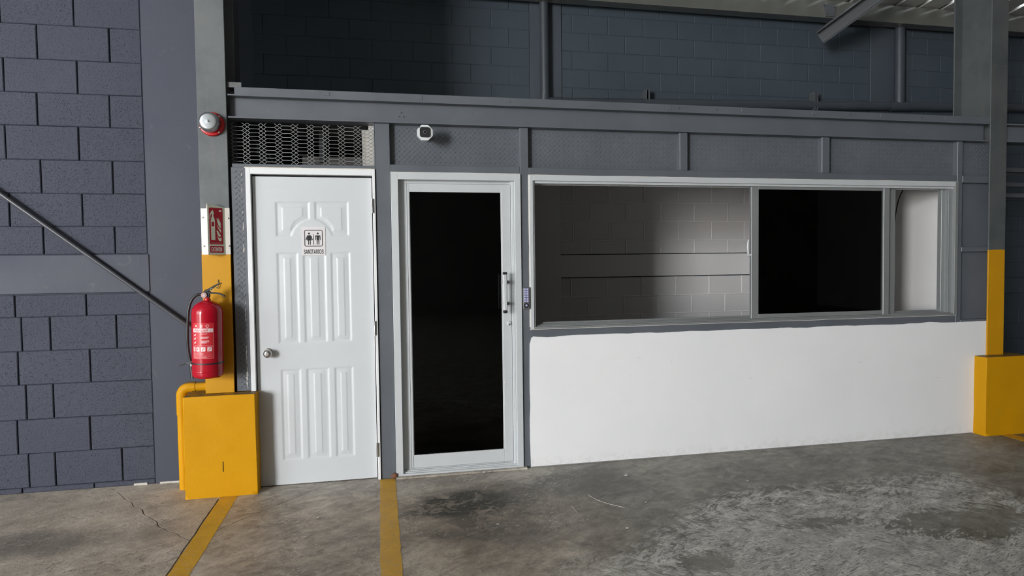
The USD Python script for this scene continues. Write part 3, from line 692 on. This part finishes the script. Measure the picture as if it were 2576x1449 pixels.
# keypad
kp = thing('door_keypad', 'grey metal access keypad on the post right of the glass door', 'keypad', (1.008, 0, 1.2))
part(kp, 'housing', box(.984, 1.034, -.028, -.0, 1.130, 1.284, .005), 'key_grey')
for r in range(6):
    for c in range(2): part(kp, 'button', box(.9900 + .0185 * c, .9900 + .0185 * c + .0135, -.0305, -.027, 1.263 - .0165 * r, 1.263 - .0165 * r + .0125, .002), 'key_button')
rd = part(kp, 'reader', cyl((1.006, -.027, 1.156), (1.006, -.031, 1.156), .0165, 28), 'black_print', 'round black reader', smooth=40)
part(rd, 'reader_lens', cyl((1.006, -.0305, 1.156), (1.006, -.0325, 1.156), .0075, 20), 'key_button', smooth=40)

# security camera
cc = thing('security_camera', 'small white octagonal security camera on the checker plate above the glass door', 'camera', (.315, .0, 2.316))
oc = Polygon([(.315 + .054 * math.cos(a), 2.317 + .054 * math.sin(a)) for a in np.arange(8) * math.pi / 4 + math.pi / 8]).buffer(-.008).buffer(.008)
part(cc, 'arm', cyl((.33, .045, 2.31), (.32, -.09, 2.316), .022, 20), 'camera_white', smooth=40)
part(cc, 'housing', prism(oc, -.125, -.088), 'camera_white')
fc = sbox(.281, 2.285, .347, 2.351).buffer(-.016).buffer(.016)
fp = part(cc, 'face', prism(fc, -.135, -.124), 'black_print', 'black rounded front')
part(fp, 'lens_ring', to_front(lathe([(.007, .0), (.007, .003), (.011, .003), (.012, 0)], 28), .314, -.135, 2.318), 'key_grey', smooth=40)
part(fp, 'lens', to_front(lathe([(0, .003), (.004, .002), (.007, 0)], 24), .314, -.135, 2.318), 'lens_glass', smooth=True)
part(cc, 'screw', cyl((.279, -.126, 2.351), (.279, -.1275, 2.351), .0035, 10), 'black_print')

# ------------------------------------------------------------------ window
w1 = thing('window_1', 'long aluminium sliding window with open left side and black glass sash', 'window', (2.83, .03, .985), kind=ST)
WX0, WX1, WZ0, WZ1 = 1.041, 4.612, .985, 2.066
part(w1, 'jamb', [box(WX0, WX0 + .026, -.014, .09, WZ0, WZ1, .002), box(WX0 + .020, WX0 + .040, -.004, .09, WZ0, WZ1, .006)], 'aluminium')
part(w1, 'jamb', [box(4.582, WX1, -.014, .09, WZ0, WZ1, .0008), box(4.545, 4.585, .012, .09, WZ0 + .02, WZ1 - .03, .0006), box(4.515, 4.546, .05, .09, WZ0 + .02, WZ1 - .03, .002)], 'aluminium_raw')
part(w1, 'head', [box(WX0 + .026, 4.582, -.014, .09, 2.028, WZ1, .002), box(WX0 + .04, 4.582, .006, .012, 2.012, 2.03), box(WX0 + .04, 4.582, .046, .052, 2.012, 2.03), box(WX0 + .04, 4.582, .084, .09, 2.008, 2.03)], 'aluminium')
part(w1, 'sill', [box(WX0 + .026, 4.582, -.014, .012, WZ0, 1.000, .002), box(WX0 + .026, 4.582, .010, .09, WZ0, .993), box(WX0 + .04, 4.582, .012, .017, .99, 1.008, .001), box(WX0 + .04, 4.582, .046, .051, .99, 1.014, .001), box(WX0 + .04, 4.582, .082, .09, .99, 1.026, .001)], 'aluminium_raw', 'sill with sliding tracks')
cz = affinity.translate(caulk_line(WX0 - .004, WX1 + .002, True, .002, -.004, 0, 21), 0, 2.0695); part(w1, 'caulk_bead', prism(cz, -.008, .01), 'cream_edge', 'cream caulking above the window frame')
part(w1, 'caulk_bead', prism(affinity.translate(caulk_line(1.0, 2.07, False, .003, .005, 0, 25), 1.0355, 0), -.008, .01), 'cream_edge', 'cream caulking left of the window frame')
part(w1, 'caulk_bead', prism(affinity.translate(caulk_line(1.0, 2.07, False, .003, -.005, 0, 28), 4.617, 0), -.008, .01), 'cream_edge', 'cream caulking right of the window frame')
part(w1, 'caulk_bead', prism(affinity.translate(caulk_line(WX0 - .004, WX1 + .002, True, .002, .004, 0, 31), 0, .9815), -.008, .01), 'cream_edge', 'cream caulking under the window frame')
def sash(x0, x1, y0, y1, z0, z1, sl, sr, rail_t, rail_b, label):
    s = part(w1, 'sash', [box(x0, x0 + sl, y0, y1, z0, z1, .002), box(x1 - sr, x1, y0 - .004, y1, z0 - .006, z1 + .0, .002), box(x0 + sl, x1 - sr, y0 + .002, y1, z1 - rail_t, z1, .002), box(x0 + sl, x1 - sr, y0 + .002, y1, z0, z0 + rail_b, .002)], 'aluminium_raw', label)
    part(s, 'glass', box(x0 + sl - .005, x1 - sr + .005, (y0 + y1) / 2 - .003, (y0 + y1) / 2 + .003, z0 + rail_b - .005, z1 - rail_t + .005), 'black_glass', 'black window glass')
    return s
s1 = sash(2.776, 3.990, .017, .045, 1.008, 2.026, .061, .054, .036, .032, 'front sliding sash with black glass')
sash(2.93, 4.075, .052, .080, 1.014, 2.020, .061, .057, .036, .032, 'rear sliding sash pushed behind the front one')
hl = part(s1, 'latch', tube(spline([(2.776, .03, 1.497), (2.764, .03, 1.493), (2.757, .03, 1.51), (2.754, .03, 1.56), (2.757, .03, 1.596), (2.762, .03, 1.607)], 24), .0075, 12), 'aluminium', 'pale curved latch handle on the sash edge', smooth=40)
part(hl, 'pivot', cyl((2.752, .03, 1.492), (2.778, .03, 1.492), .011, 14), 'aluminium', smooth=40)
cb = thing('cable', 'black cable hanging inside the office at the right of the window', 'cable', (4.2, .25, 1.9))
part(cb, 'cable', tube(spline([(4.52, .36, 2.415), (4.50, .36, 2.2), (4.455, .36, 2.08), (4.405, .36, 1.99), (4.37, .36, 1.88), (4.35, .36, 1.55), (4.34, .36, 1.0), (4.34, .36, 0)], 60), .005, 10), 'black_rubber', smooth=40)

# ------------------------------------------------------------------ fire bell
bl = thing('fire_bell', 'round chrome fire alarm bell with red base on the left column', 'bell', (-1.008, -.022, 2.347))
bx, bz = -1.0095, 2.350
bk = part(bl, 'back_plate', to_front(lathe([(0, .022), (.060, .022), (.071, .019), (.075, .012), (.075, 0)], 56), bx, -.022, bz), 'bell_red', 'red round base', smooth=40)
part(bl, 'gong', to_front(lathe([(0, .080), (.006, .081), (.008, .0795), (.030, .079), (.045, .0783), (.0475, .0770), (.0555, .0715), (.0600, .0625), (.0625, .034), (.0615, .030)], 64), bx - .006, -.022, bz + .004), 'chrome', 'polished metal gong', smooth=40)
part(bl, 'gong_screw', to_front(lathe([(0, .086), (.005, .085), (.006, .080)], 20), bx - .006, -.022, bz + .004), 'aluminium_raw', smooth=40)
for dx, dz in ((-.071, -.028), (.048, -.055), (.052, .050)):
    part(bl, 'fixing_screw', to_front(lathe([(0, .026), (.004, .025), (.0065, .021)], 14), bx + dx * .92, -.022, bz + dz * .92), 'screw_steel', smooth=40)

# ------------------------------------------------------------------ extinguisher sign
es = thing('extinguisher_sign', 'red and cream folded extinguisher sign reading EXTINTOR on the left column', 'sign', (-1.01, -.022, 1.53))
cy = -.024; z0, z1 = 1.531, 1.822
A = np.array([-1.0925, cy]); B = np.array([-1.058, cy - .003]); C_ = np.array([-1.036, cy - .078]); D_ = np.array([-.950, cy - .004]); E_ = np.array([-.922, cy])
def fold(a, b, za0, za1, zb0, zb1, t=.0022):
    d = b - a; n = np.array([-d[1], d[0]]); n = n / np.linalg.norm(n) * t
    v = [(*a, za0), (*b, zb0), (*b, zb1), (*a, za1)]; w = [(p[0] + n[0], p[1] + n[1], p[2]) for p in v]
    return trimesh.convex.convex_hull(np.array(v + w))
part(es, 'mounting_flange', fold(A, B, z0, z1, z0, z1), 'sign_cream'); part(es, 'mounting_flange', fold(D_, E_, z0, z1 + .004, z0, z1 + .004), 'sign_cream')
part(es, 'side_face', fold(B, C_, z0, z1 + .015, z0 - .002, z1 + .025), 'sign_cream', 'narrow left face of the folded sign')
part(es, 'main_face', fold(C_, D_, z0 - .002, z1 + .025, z0, z1 + .006), 'sign_glow', 'main printed face of the folded sign')
uu = np.array([*(D_ - C_), 0.0]); FWd = np.linalg.norm(uu); uu /= FWd; ww = np.array([0, 0, 1.0]); nn = np.cross(uu, ww); nn = nn if nn[1] < 0 else -nn
org = np.array([C_[0], C_[1], z0])
Hh = z1 + .014 - z0
def printed(poly, name, mat, lift, label=None):
    ms = [trimesh.creation.extrude_polygon(q, .0005, engine='earcut') for q in getattr(poly, 'geoms', [poly])]
    part(es, name, on_plane(cat(ms), org + nn * lift, uu, ww, nn), mat, label)
ff = lambda u, v: (FWd * u, Hh * v)
def PF(*q): return Polygon([ff(a, b) for a, b in q])
rp = sbox(*ff(.10, .205), *ff(.865, .955)); rp = rp.buffer(-.006).buffer(.006); printed(rp, 'red_panel', 'red_print', .0003, 'dark red printed field')
rp2 = sbox(*ff(.11, .035), *ff(.875, .170)); rp2 = rp2.buffer(-.004).buffer(.004); printed(rp2, 'red_panel', 'red_print', .0003, 'dark red word field')
body = PF((.19, .295), (.415, .295), (.415, .70), (.385, .755), (.345, .775), (.345, .82), (.375, .835), (.375, .86), (.34, .87), (.33, .90), (.285, .905), (.20, .865), (.13, .80), (.125, .725), (.165, .725), (.17, .79), (.225, .83), (.26, .835), (.26, .775), (.225, .755), (.19, .70))
body = body.difference(PF((.225, .575), (.375, .575), (.375, .665), (.225, .665)))
printed(body, 'extinguisher_pictogram', 'sign_glow', .0009)
fl = [PF((.505, .735), (.53, .72), (.56, .66), (.61, .60), (.68, .555), (.745, .535), (.745, .56), (.70, .60), (.655, .67), (.60, .72), (.55, .74)),
      PF((.625, .755), (.63, .70), (.66, .64), (.71, .60), (.75, .58), (.755, .635), (.70, .68), (.66, .72)),
      PF((.53, .615), (.56, .575), (.61, .52), (.69, .475), (.755, .44), (.76, .505), (.70, .52), (.62, .555), (.57, .59)),
      PF((.49, .485), (.52, .45), (.56, .40), (.62, .37), (.68, .36), (.74, .385), (.70, .41), (.64, .44), (.58, .48), (.535, .495)),
      PF((.55, .385), (.56, .34), (.61, .29), (.68, .27), (.765, .28), (.765, .35), (.68, .335), (.61, .345))]
printed(unary_union([q.buffer(0) for q in fl]), 'flame_pictogram', 'sign_glow', .0009)
printed(sbox(*ff(.19, .232), *ff(.79, .236)), 'rule_line', 'label_white', .0009)
printed(affinity.scale(Point(ff(.735, .895)).buffer(.006), 1.5, .9), 'small_emblem', 'label_white', .0009, 'tiny pale emblem in the corner of the sign')
tx = meshkit.text_mesh('EXTINTOR', 1.0, 1.0, True); bb = tx.bounds; vv = tx.vertices; a0, b0 = ff(.185, .060), ff(.79, .145)
tx.vertices = np.stack([a0[0] + (vv[:, 0] - bb[0, 0]) / (bb[1, 0] - bb[0, 0]) * (b0[0] - a0[0]), a0[1] + (vv[:, 1] - bb[0, 1]) / (bb[1, 1] - bb[0, 1]) * (b0[1] - a0[1]), vv[:, 2] * .0005], 1)
part(es, 'lettering', on_plane(tx, org + nn * .0009, uu, ww, nn), 'sign_cream', 'pale word EXTINTOR')
for x, z in ((-1.081, 1.765), (-1.078, 1.585), (-.932, 1.76), (-.930, 1.585)):
    part(es, 'screw', to_front(lathe([(0, .005), (.0035, .0045), (.0055, .001), (.0055, 0)], 16), x, cy - .004, z), 'screw_steel', smooth=40)

# ------------------------------------------------------------------ fire extinguisher
ex = thing('fire_extinguisher', 'red powder fire extinguisher with black hose hanging on the left column', 'fire extinguisher', (-1.045, -.135, .77))
EX, EY, RB = -1.042, -.136, .0905
def tilt(m): return rot_about(m, [0, 1, 0], math.radians(1.1), [EX, EY, 1.25])
def epart(parent, name, mesh, mat, label=None, smooth=False):
    if isinstance(mesh, list): mesh = cat(mesh)
    return part(parent, name, tilt(mesh), mat, label, smooth=smooth)
prof = [(0, .768), (.060, .768), (.078, .772), (.087, .782), (RB, .800), (RB, 1.165), (.0895, 1.182), (.085, 1.198), (.074, 1.216), (.055, 1.232), (.032, 1.243), (.020, 1.247), (0, 1.247)]
def at_e(m): m = m.copy(); m.apply_translation([EX, EY, 0]); return m
epart(ex, 'cylinder', at_e(lathe(prof, 72)), 'red_gloss', smooth=30)
epart(ex, 'foot_ring', at_e(lathe([(RB, .815), (RB + .0015, .812), (RB + .0015, .808), (RB, .805)], 72)), 'red_gloss', smooth=40)
epart(ex, 'neck', at_e(lathe([(0, 1.243), (.019, 1.243), (.019, 1.256), (.015, 1.258), (.015, 1.266), (0, 1.266)], 32)), 'bell_red', smooth=40)
vb = epart(ex, 'valve', [box(EX - .018, EX + .016, EY - .013, EY + .013, 1.263, 1.294, .004), box(EX - .022, EX + .022, EY - .008, EY + .008, 1.286, 1.302, .003)], 'black_rubber', 'black valve head')
epart(vb, 'gauge', rot_about(cyl((EX - .020, EY - .012, 1.279), (EX - .020, EY - .026, 1.279), .0165, 28), [0, 0, 1], .25, [EX - .02, EY, 1.279]), 'gauge_pink', 'round pressure gauge', smooth=40)
epart(vb, 'gauge_dial', rot_about(cyl((EX - .020, EY - .024, 1.279), (EX - .020, EY - .0275, 1.279), .008, 20), [0, 0, 1], .25, [EX - .02, EY, 1.279]), 'label_white', smooth=40)
def lever(pts, w, t, t1=None):
    """A flat bar swept along a curve in the xz plane, w wide in y, t thick at its start and t1 at its end."""
    q = spline(pts, 24); d = np.gradient(q, axis=0); n = np.stack([-d[:, 2], d[:, 0] * 0, d[:, 0]], 1); n /= np.linalg.norm(n, axis=1, keepdims=True)
    th = np.linspace(t, t if t1 is None else t1, len(q))[:, None] / 2; e = np.array([0, w / 2, 0]); c = .25
    ring = np.stack([q + n * th * (1 - c) + e, q + n * th + e * (1 - c), q + n * th - e * (1 - c), q + n * th * (1 - c) - e, q - n * th * (1 - c) - e, q - n * th - e * (1 - c), q - n * th + e * (1 - c), q - n * th * (1 - c) + e], 1)
    K = 8; v = ring.reshape(-1, 3); f = []
    for a in range(len(q) - 1):
        for b in range(K):
            b1 = (b + 1) % K; f += [(a * K + b, (a + 1) * K + b, (a + 1) * K + b1), (a * K + b, (a + 1) * K + b1, a * K + b1)]
    L0 = (len(q) - 1) * K
    for b in range(1, K - 1): f += [(0, b, b + 1), (L0, L0 + b + 1, L0 + b)]
    m = trimesh.Trimesh(v, f, process=False); m.fix_normals(); return m
epart(ex, 'squeeze_lever', lever([(EX - .012, EY, 1.302), (EX + .02, EY, 1.318), (EX + .055, EY, 1.342), (EX + .085, EY, 1.352)], .020, .018, .005), 'black_rubber', 'upper black squeeze lever', smooth=30)
epart(ex, 'carry_handle', lever([(EX - .005, EY, 1.290), (EX + .03, EY, 1.292), (EX + .07, EY, 1.288), (EX + .103, EY, 1.268)], .024, .009, .010), 'black_rubber', 'lower black carry handle', smooth=30)
epart(ex, 'safety_pin', tube([(EX + .030 + .009 * math.cos(a), EY - .014, 1.312 + .009 * math.sin(a)) for a in np.linspace(0, 2 * math.pi, 20)], .0016, 6), 'screw_steel', 'wire ring of the safety pin')
hose = spline([(EX - .028, EY - .008, 1.282), (EX - .06, EY - .010, 1.278), (EX - .092, EY - .012, 1.235), (EX - .108, EY - .014, 1.14), (EX - .112, EY - .014, 1.03), (EX - .107, EY - .013, .93), (EX - .094, EY - .012, .868)], 48)
hp = epart(ex, 'hose', tube(hose, .0085, 14), 'black_rubber', 'black rubber hose', smooth=40)
epart(hp, 'ferrule', cyl((EX - .094, EY - .012, .87), (EX - .090, EY - .012, .838), .0092, 16), 'satin_nickel', smooth=40)
epart(hp, 'nozzle', [cyl((EX - .091, EY - .012, .842), (EX - .083, EY - .012, .768), .0135, 20, .0155)], 'black_rubber', 'black nozzle', smooth=40)
st = epart(ex, 'strap', at_e(lathe([(RB + .0006, .858), (RB + .0026, .858), (RB + .0026, .867), (RB + .0006, .867)], 72)), 'black_rubber', 'black strap tying the hose', smooth=30)
epart(st, 'strap_tail', lever([(EX - RB + .012, EY - .045, .864), (EX - RB - .018, EY - .03, .862), (EX - RB - .05, EY - .03, .853), (EX - RB - .066, EY - .03, .848)], .004, .009), 'black_rubber')
hk = thing('wall_hook', 'small dark hook on the yellow part of the left column above the extinguisher', 'hook', (-1.03, -.022, 1.34))
part(hk, 'hook', tube(spline([(-1.000, -.021, 1.372), (-1.000, -.03, 1.352), (-1.000, -.034, 1.33), (-1.006, -.034, 1.318), (-1.014, -.03, 1.324)], 16), .0022, 8), 'key_grey', smooth=40)
# printed label wrapped round the cylinder: u in metres round the front (0 = middle of the label), v = height
LC = math.radians(-7)
def wrap(poly, lift, dens=.004):
    out = []
    for q in getattr(poly, 'geoms', [poly]):
        q = q.segmentize(dens * 2); m = trimesh.creation.extrude_polygon(q, .0003, engine='earcut')
        v, f = m.vertices, m.faces
        v, f = trimesh.remesh.subdivide_to_size(v, f, dens * 2.5, max_iter=12)
        a = LC + v[:, 0] / RB; r = RB + lift + v[:, 2]
        out.append(trimesh.Trimesh(np.stack([EX + r * np.sin(a), EY - r * np.cos(a), v[:, 1]], 1), f, process=False))
    return cat(out)
lbp = epart(ex, 'label', wrap(sbox(-.062, .893, .070, 1.113), .0002), 'red_label', 'paler red printed label')
def lp(poly, name, mat='label_white', label=None, lift=.0006, kind=None): tag(epart(lbp, name, wrap(poly, lift), mat, label), kind=kind)
def lab_text(t, x0, x1, v0, v1, slant=0):
    m = meshkit.text_mesh(t, 1.0, 1.0, True)
    b = m.bounds; v = m.vertices.copy(); v[:, 0] = x0 + (v[:, 0] - b[0, 0]) / (b[1, 0] - b[0, 0]) * (x1 - x0); v[:, 1] = v0 + (v[:, 1] - b[0, 1]) / (b[1, 1] - b[0, 1]) * (v1 - v0); v[:, 0] += slant * (v[:, 1] - v0); v[:, 2] *= .0003
    vv_, ff_ = trimesh.remesh.subdivide_to_size(v, m.faces, .01, max_iter=10); a = LC + vv_[:, 0] / RB; r = RB + .0010 + vv_[:, 2]
    return trimesh.Trimesh(np.stack([EX + r * np.sin(a), EY - r * np.cos(a), vv_[:, 1]], 1), ff_, process=False)
epart(lbp, 'lettering', lab_text('A  B  C', -.046, .040, 1.086, 1.103), 'label_white', 'white letters A B C')
lp(sbox(-.060, 1.058, .064, 1.080), 'white_band', label='white band of the label')
epart(lbp, 'lettering', lab_text('POWDER', -.050, .034, 1.0615, 1.0745, .3), 'red_label', 'red slanted word POWDER')
lp(Polygon([(.046, 1.060), (.060, 1.078), (.056, 1.078), (.042, 1.060)]), 'flash_mark', 'red_print')
fr_ = sbox(-.060, .975, .066, 1.056); lp(fr_.difference(fr_.buffer(-.0008)), 'frame_line')
fr2 = sbox(-.060, .898, .066, .970); lp(fr2.difference(fr2.buffer(-.0008)), 'frame_line')
rl = random.Random(3); tl = []
for v, n in ((1.045, 1), (1.026, 2), (1.003, 2), (.991, 1)):
    for k in range(n):
        L = rl.uniform(.03, .055); tl.append(sbox(-.005, v - k * .007, -.005 + L, v - k * .007 + .0032))
for k in range(9):
    L = rl.uniform(.05, .118); v = .936 - k * .0046; tl.append(sbox(-.057, v, -.057 + L, v + .0011))
lp(unary_union(tl), 'fine_print', kind='stuff')
for k, (u0, u1) in enumerate(((-.058, -.042), (-.036, -.014), (-.006, .020), (.030, .056))):
    q = sbox(u0, .940, u1, .966).buffer(-.004).buffer(.004)
    q = q.difference([Polygon([(u0 + .005, .944), (u0 + .009, .944), (u0 + .008, .962), (u0 + .005, .960)]), affinity.scale(Point((u0 + u1) / 2, .953).buffer(.006), .8, 1.1).difference(Point((u0 + u1) / 2 + .002, .951).buffer(.004)), Polygon([(u0 + .008, .944), (u0 + .018, .958), (u0 + .016, .961), (u0 + .007, .948)]), Polygon([(u0 + .006, .944), (u0 + .020, .960), (u0 + .018, .962), (u0 + .005, .947)])][k])
    lp(q, 'pictogram')
for v in (1.040, 1.018, .994):
    lp(unary_union([Polygon([(-.055, v - .006), (-.048, v + .002), (-.040, v + .006), (-.036, v + .005), (-.044, v - .002), (-.040, v - .006), (-.046, v - .003)]).buffer(.0008)]), 'pictogram')

# ------------------------------------------------------------------ things behind the vent mesh
dc = thing('vent_duct', 'dark brown box duct behind the vent mesh', 'duct', (-.30, .45, 2.1))
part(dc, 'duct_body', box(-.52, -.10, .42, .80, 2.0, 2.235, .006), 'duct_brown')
part(dc, 'duct_strap', box(-.40, -.36, .40, .42, 2.19, 2.415, .002), 'black_print')
hs = thing('grey_hose', 'bundle of dim grey hoses hanging behind the left of the vent mesh', 'hose', (-.75, .4, 2.1))
for k in range(3):
    part(hs, 'hose', tube(spline([(-.815 + .03 * k, .38 + .05 * k, 2.30 - .02 * k), (-.80 + .03 * k, .38 + .05 * k, 2.22), (-.74 + .03 * k, .38 + .05 * k, 2.13), (-.60, .40 + .05 * k, 2.03 - .03 * k), (-.50, .42 + .05 * k, 1.98 - .03 * k)], 24), .011, 10), 'key_grey', smooth=40)

# ------------------------------------------------------------------ pipes on the back wall
R0 = .049
pl = thing('drain_pipe', 'dark blue drain pipe with vertical drop and long horizontal run on the back wall', 'pipe', (4, 2.41, 3.2))
zp = lambda x: 3.198 + (x - 1.9) * .026
part(pl, 'downpipe', cyl((1.802, 2.425, zp(1.85)), (1.802, 2.425, 4.42), R0, 24), 'pipe_paint', smooth=40)
part(pl, 'joint', [cyl((1.802, 2.425, 3.05), (1.802, 2.425, 3.27), R0 + .005, 24)], 'pipe_paint', smooth=40)
part(pl, 'run', cyl((1.83, 2.415, zp(1.83)), (8.6, 2.415, zp(8.6)), R0, 24), 'pipe_paint', smooth=40)
part(pl, 'joint', cyl((1.86, 2.415, zp(1.86)), (1.97, 2.415, zp(1.97)), R0 + .005, 24), 'pipe_paint', smooth=40)
part(pl, 'downpipe', cyl((6.285, 2.425, zp(6.285)), (6.285, 2.425, 4.42), .058, 24), 'pipe_paint', smooth=40)
part(pl, 'joint', cyl((6.15, 2.415, zp(6.15)), (6.42, 2.415, zp(6.42)), R0 + .006, 24), 'pipe_paint', smooth=40)
for x in (2.975, 5.097):
    b = part(pl, 'hanger', [box(x - .022, x - .012, 2.37, 2.49, zp(x) - .06, zp(x) + .15), box(x + .012, x + .022, 2.37, 2.49, zp(x) - .06, zp(x) + .15), box(x - .022, x + .022, 2.485, 2.5, zp(x) - .06, zp(x) + .15)], 'steel_dark', 'pipe hanger bracket')

# ------------------------------------------------------------------ roof: beam, deck with ribs, brace
rbm = thing('roof_beam', 'grey green steel roof beam along the top of the back wall', 'beam', (4, 2.34, 4.26))
part(rbm, 'profile', profile_x(Polygon([(2.27, 4.255), (2.41, 4.255), (2.41, 4.262), (2.277, 4.262), (2.277, 4.447), (2.41, 4.447), (2.41, 4.455), (2.27, 4.455)]), -1.2, 12.5), 'roof_beam_paint')
gp = thing('gusset_plate', 'small bolted steel plate on the roof beam beside the slanting brace', 'plate', (5.17, 2.26, 4.33))
part(gp, 'plate', prism(Polygon([(5.090, 4.418), (5.27, 4.408), (5.245, 4.275), (5.13, 4.265)]), 2.258, 2.27), 'steel_dark')
for x, z in ((5.115, 4.40), (5.135, 4.30), (5.24, 4.385)): part(gp, 'bolt', cyl((x, 2.259, z), (x, 2.244, z), .012, 6), 'screw_steel')
bc = thing('roof_brace', 'slanting steel channel brace below the roof at the upper right', 'brace', (5.2, 2.0, 4.1))
pa_, pb_ = np.array([4.97, 2.16, 3.985]), np.array([5.47, 1.66, 4.40])
dv = (pb_ - pa_); Lb = np.linalg.norm(dv) * 1.05; dv /= np.linalg.norm(dv); nv = np.cross(dv, [0, 1, 0]); nv /= np.linalg.norm(nv); nv = nv if nv[2] > 0 else -nv; fvv = np.cross(dv, nv); fvv = fvv if fvv[1] < 0 else -fvv
chan = Polygon([(-.075, -.006), (.075, -.006), (.075, .085), (.068, .085), (.068, 0), (-.068, 0), (-.068, .085), (-.075, .085)])
cm = trimesh.creation.extrude_polygon(chan, Lb, engine='earcut'); v = cm.vertices
cm.vertices = pa_ + v[:, :1] * nv + v[:, 1:2] * fvv + v[:, 2:3] * dv
if np.linalg.det(np.array([nv, fvv, dv])) < 0: cm.invert()
part(bc, 'channel', cm, 'steel_dark')
cg = thing('ceiling', 'corrugated metal roof deck with daylight slots along its edge', 'ceiling', (2, -3, 5), kind=ST)
zr = lambda y: 4.458 + (2.45 - y) * .12
def sheet(x0, x1, y0, y1, dz, t=.004):
    v = [(x, y, zr(y) + dz + k) for k in (0, t) for x, y in ((x0, y0), (x1, y0), (x1, y1), (x0, y1))]
    return trimesh.convex.convex_hull(np.array(v))
pans, ribs, far = [], [], []
pitch = .32
for k in range(-51, 44):
    x = .06 + k * pitch
    if x < -15.9 or x > 13.8: continue
    slot = 3.0 < x < 9.5
    pans.append(sheet(x, x + .255, -14.5, 2.7, 0))
    rb_ = [sheet(x + .255, x + pitch, -14.5, 1.93 if slot else 2.7, .045), sheet(x + .252, x + .256, -14.5, 2.7, 0, .049), sheet(x + pitch - .001, x + pitch + .003, -14.5, 2.7, 0, .049)]
    if slot: rb_.append(sheet(x + .255, x + pitch, 2.17, 2.7, .045))
    (ribs if 0 < x < 10 else far).append(rb_)
    if 0 < x < 10: part(cg, 'deck_pan', pans.pop(), 'roof_sheet')
for r in ribs: part(cg, 'deck_rib', r, 'roof_sheet')
part(cg, 'deck_far', pans + [q for r in far for q in r], 'roof_sheet', kind='stuff')

# beyond the right column: framing in the dim bay
bay = thing('bay_framing', 'dark steel framing bars in the dim bay right of the right column', 'frame', (6.2, 1.2, 1.9))
for z0_, z1_, y_ in ((2.30, 2.345, .9), (2.195, 2.24, 1.2), (2.08, 2.125, 1.2)): part(bay, 'bar', box(5.2, 8.6, y_, y_ + .06, z0_, z1_, .003), 'steel_paint')
part(bay, 'diagonal', cat([rot_about(box(5.3, 8.6, 1.0, 1.05, 2.19, 2.225, .003), [0, 1, 0], -.09, [5.3, 1, 2.19])]), 'steel_paint')
part(bay, 'upright', box(8.55, 8.62, .9, 1.3, 0, 2.40, .003), 'steel_paint'); part(bay, 'upright', box(5.15, 5.22, .9, 1.3, 0, 2.40, .003), 'steel_paint')

# ------------------------------------------------------------------ bits on the floor
for k, (x, y, r, s) in enumerate(((-.37, -.60, .012, 1), (.62, -.93, .010, 2), (1.62, -.33, .018, 3), (1.55, -.82, .010, 4), (1.30, -1.15, .016, 5), (2.35, -.62, .012, 6))):
    ms = trimesh.creation.icosphere(1, r * .6); n = meshkit.noise(ms.vertices * 90 + s, s); ms.vertices = ms.vertices * (0.6 + .8 * n)[:, None] * [1.3, 1, .35]
    ms.apply_translation([x, y, -ms.bounds[0, 2]])
    where = ('in front of the white door', 'in front of the glass door', 'near the low white wall', 'in the middle of the floor', 'at the edge of the scraped patch', 'below the black window sash')[k]
    t = thing('concrete_chip', f'tiny pale concrete chip lying on the floor {where}', 'chip', (x, y, 0), 'chips scattered on the floor'); part(t, 'chip', ms, 'chip_white')
for k, pts in enumerate(([(1.255, -.62), (1.272, -.70), (1.33, -.80), (1.395, -.87)], [(1.10, -.77), (1.098, -.83), (1.10, -.88)])):
    t = thing('thread', ('longer', 'shorter')[k] + ' thin white thread lying on the concrete floor', 'thread', (*pts[0], 0))
    part(t, 'thread', tube(spline([(a, b, .0022) for a, b in pts], 24), .0013, 6), 'chip_white', smooth=40)
rs = thing('rust_lump', 'small rusty lump at the foot of the post left of the glass door', 'rust', (.075, -.02, 0))
ms = trimesh.creation.icosphere(2, .022); ms.vertices *= (0.65 + .7 * meshkit.noise(ms.vertices * 60, 3))[:, None] * [1, .7, .9]; ms.apply_translation([.078, -.017, -ms.bounds[0, 2]]); part(rs, 'lump', ms, 'brown_rust', smooth=40)

# ------------------------------------------------------------------ unseen rest of the hall, walls and ground shaped to block sky light
wh = thing('wall_hall', 'unseen far walls of the hall behind the camera, shaped to block sky light', 'wall', (0, -14.1, 0), kind=ST)
part(wh, 'panel', box(-16, -13.5, -14.4, -13.8, 0, 6.4), 'hall_wall'); part(wh, 'panel', box(-9.6, 14, -14.4, -13.8, 0, 6.4), 'hall_wall'); part(wh, 'panel', box(-16, -15.8, -6.5, 2.7, 0, 5.6), 'hall_wall'); part(wh, 'lintel', box(-13.5, -9.6, -14.4, -13.8, 5.1, 6.4), 'hall_wall')
og = thing('ground', 'unseen ground outside the hall, added to block sky light from below', 'ground', (0, 0, -.08), kind=ST)
part(og, 'earth', flat(Point(0, 0).buffer(150, 32), -.12, -.07), 'concrete_plain')
wx = thing('wall_right', 'unseen end wall of the hall far to the right, blocking sky light', 'wall', (14, -3, 0), kind=ST)
part(wx, 'panel', box(13.8, 14.0, -14.4, 2.7, 0, 6.4), 'hall_wall')
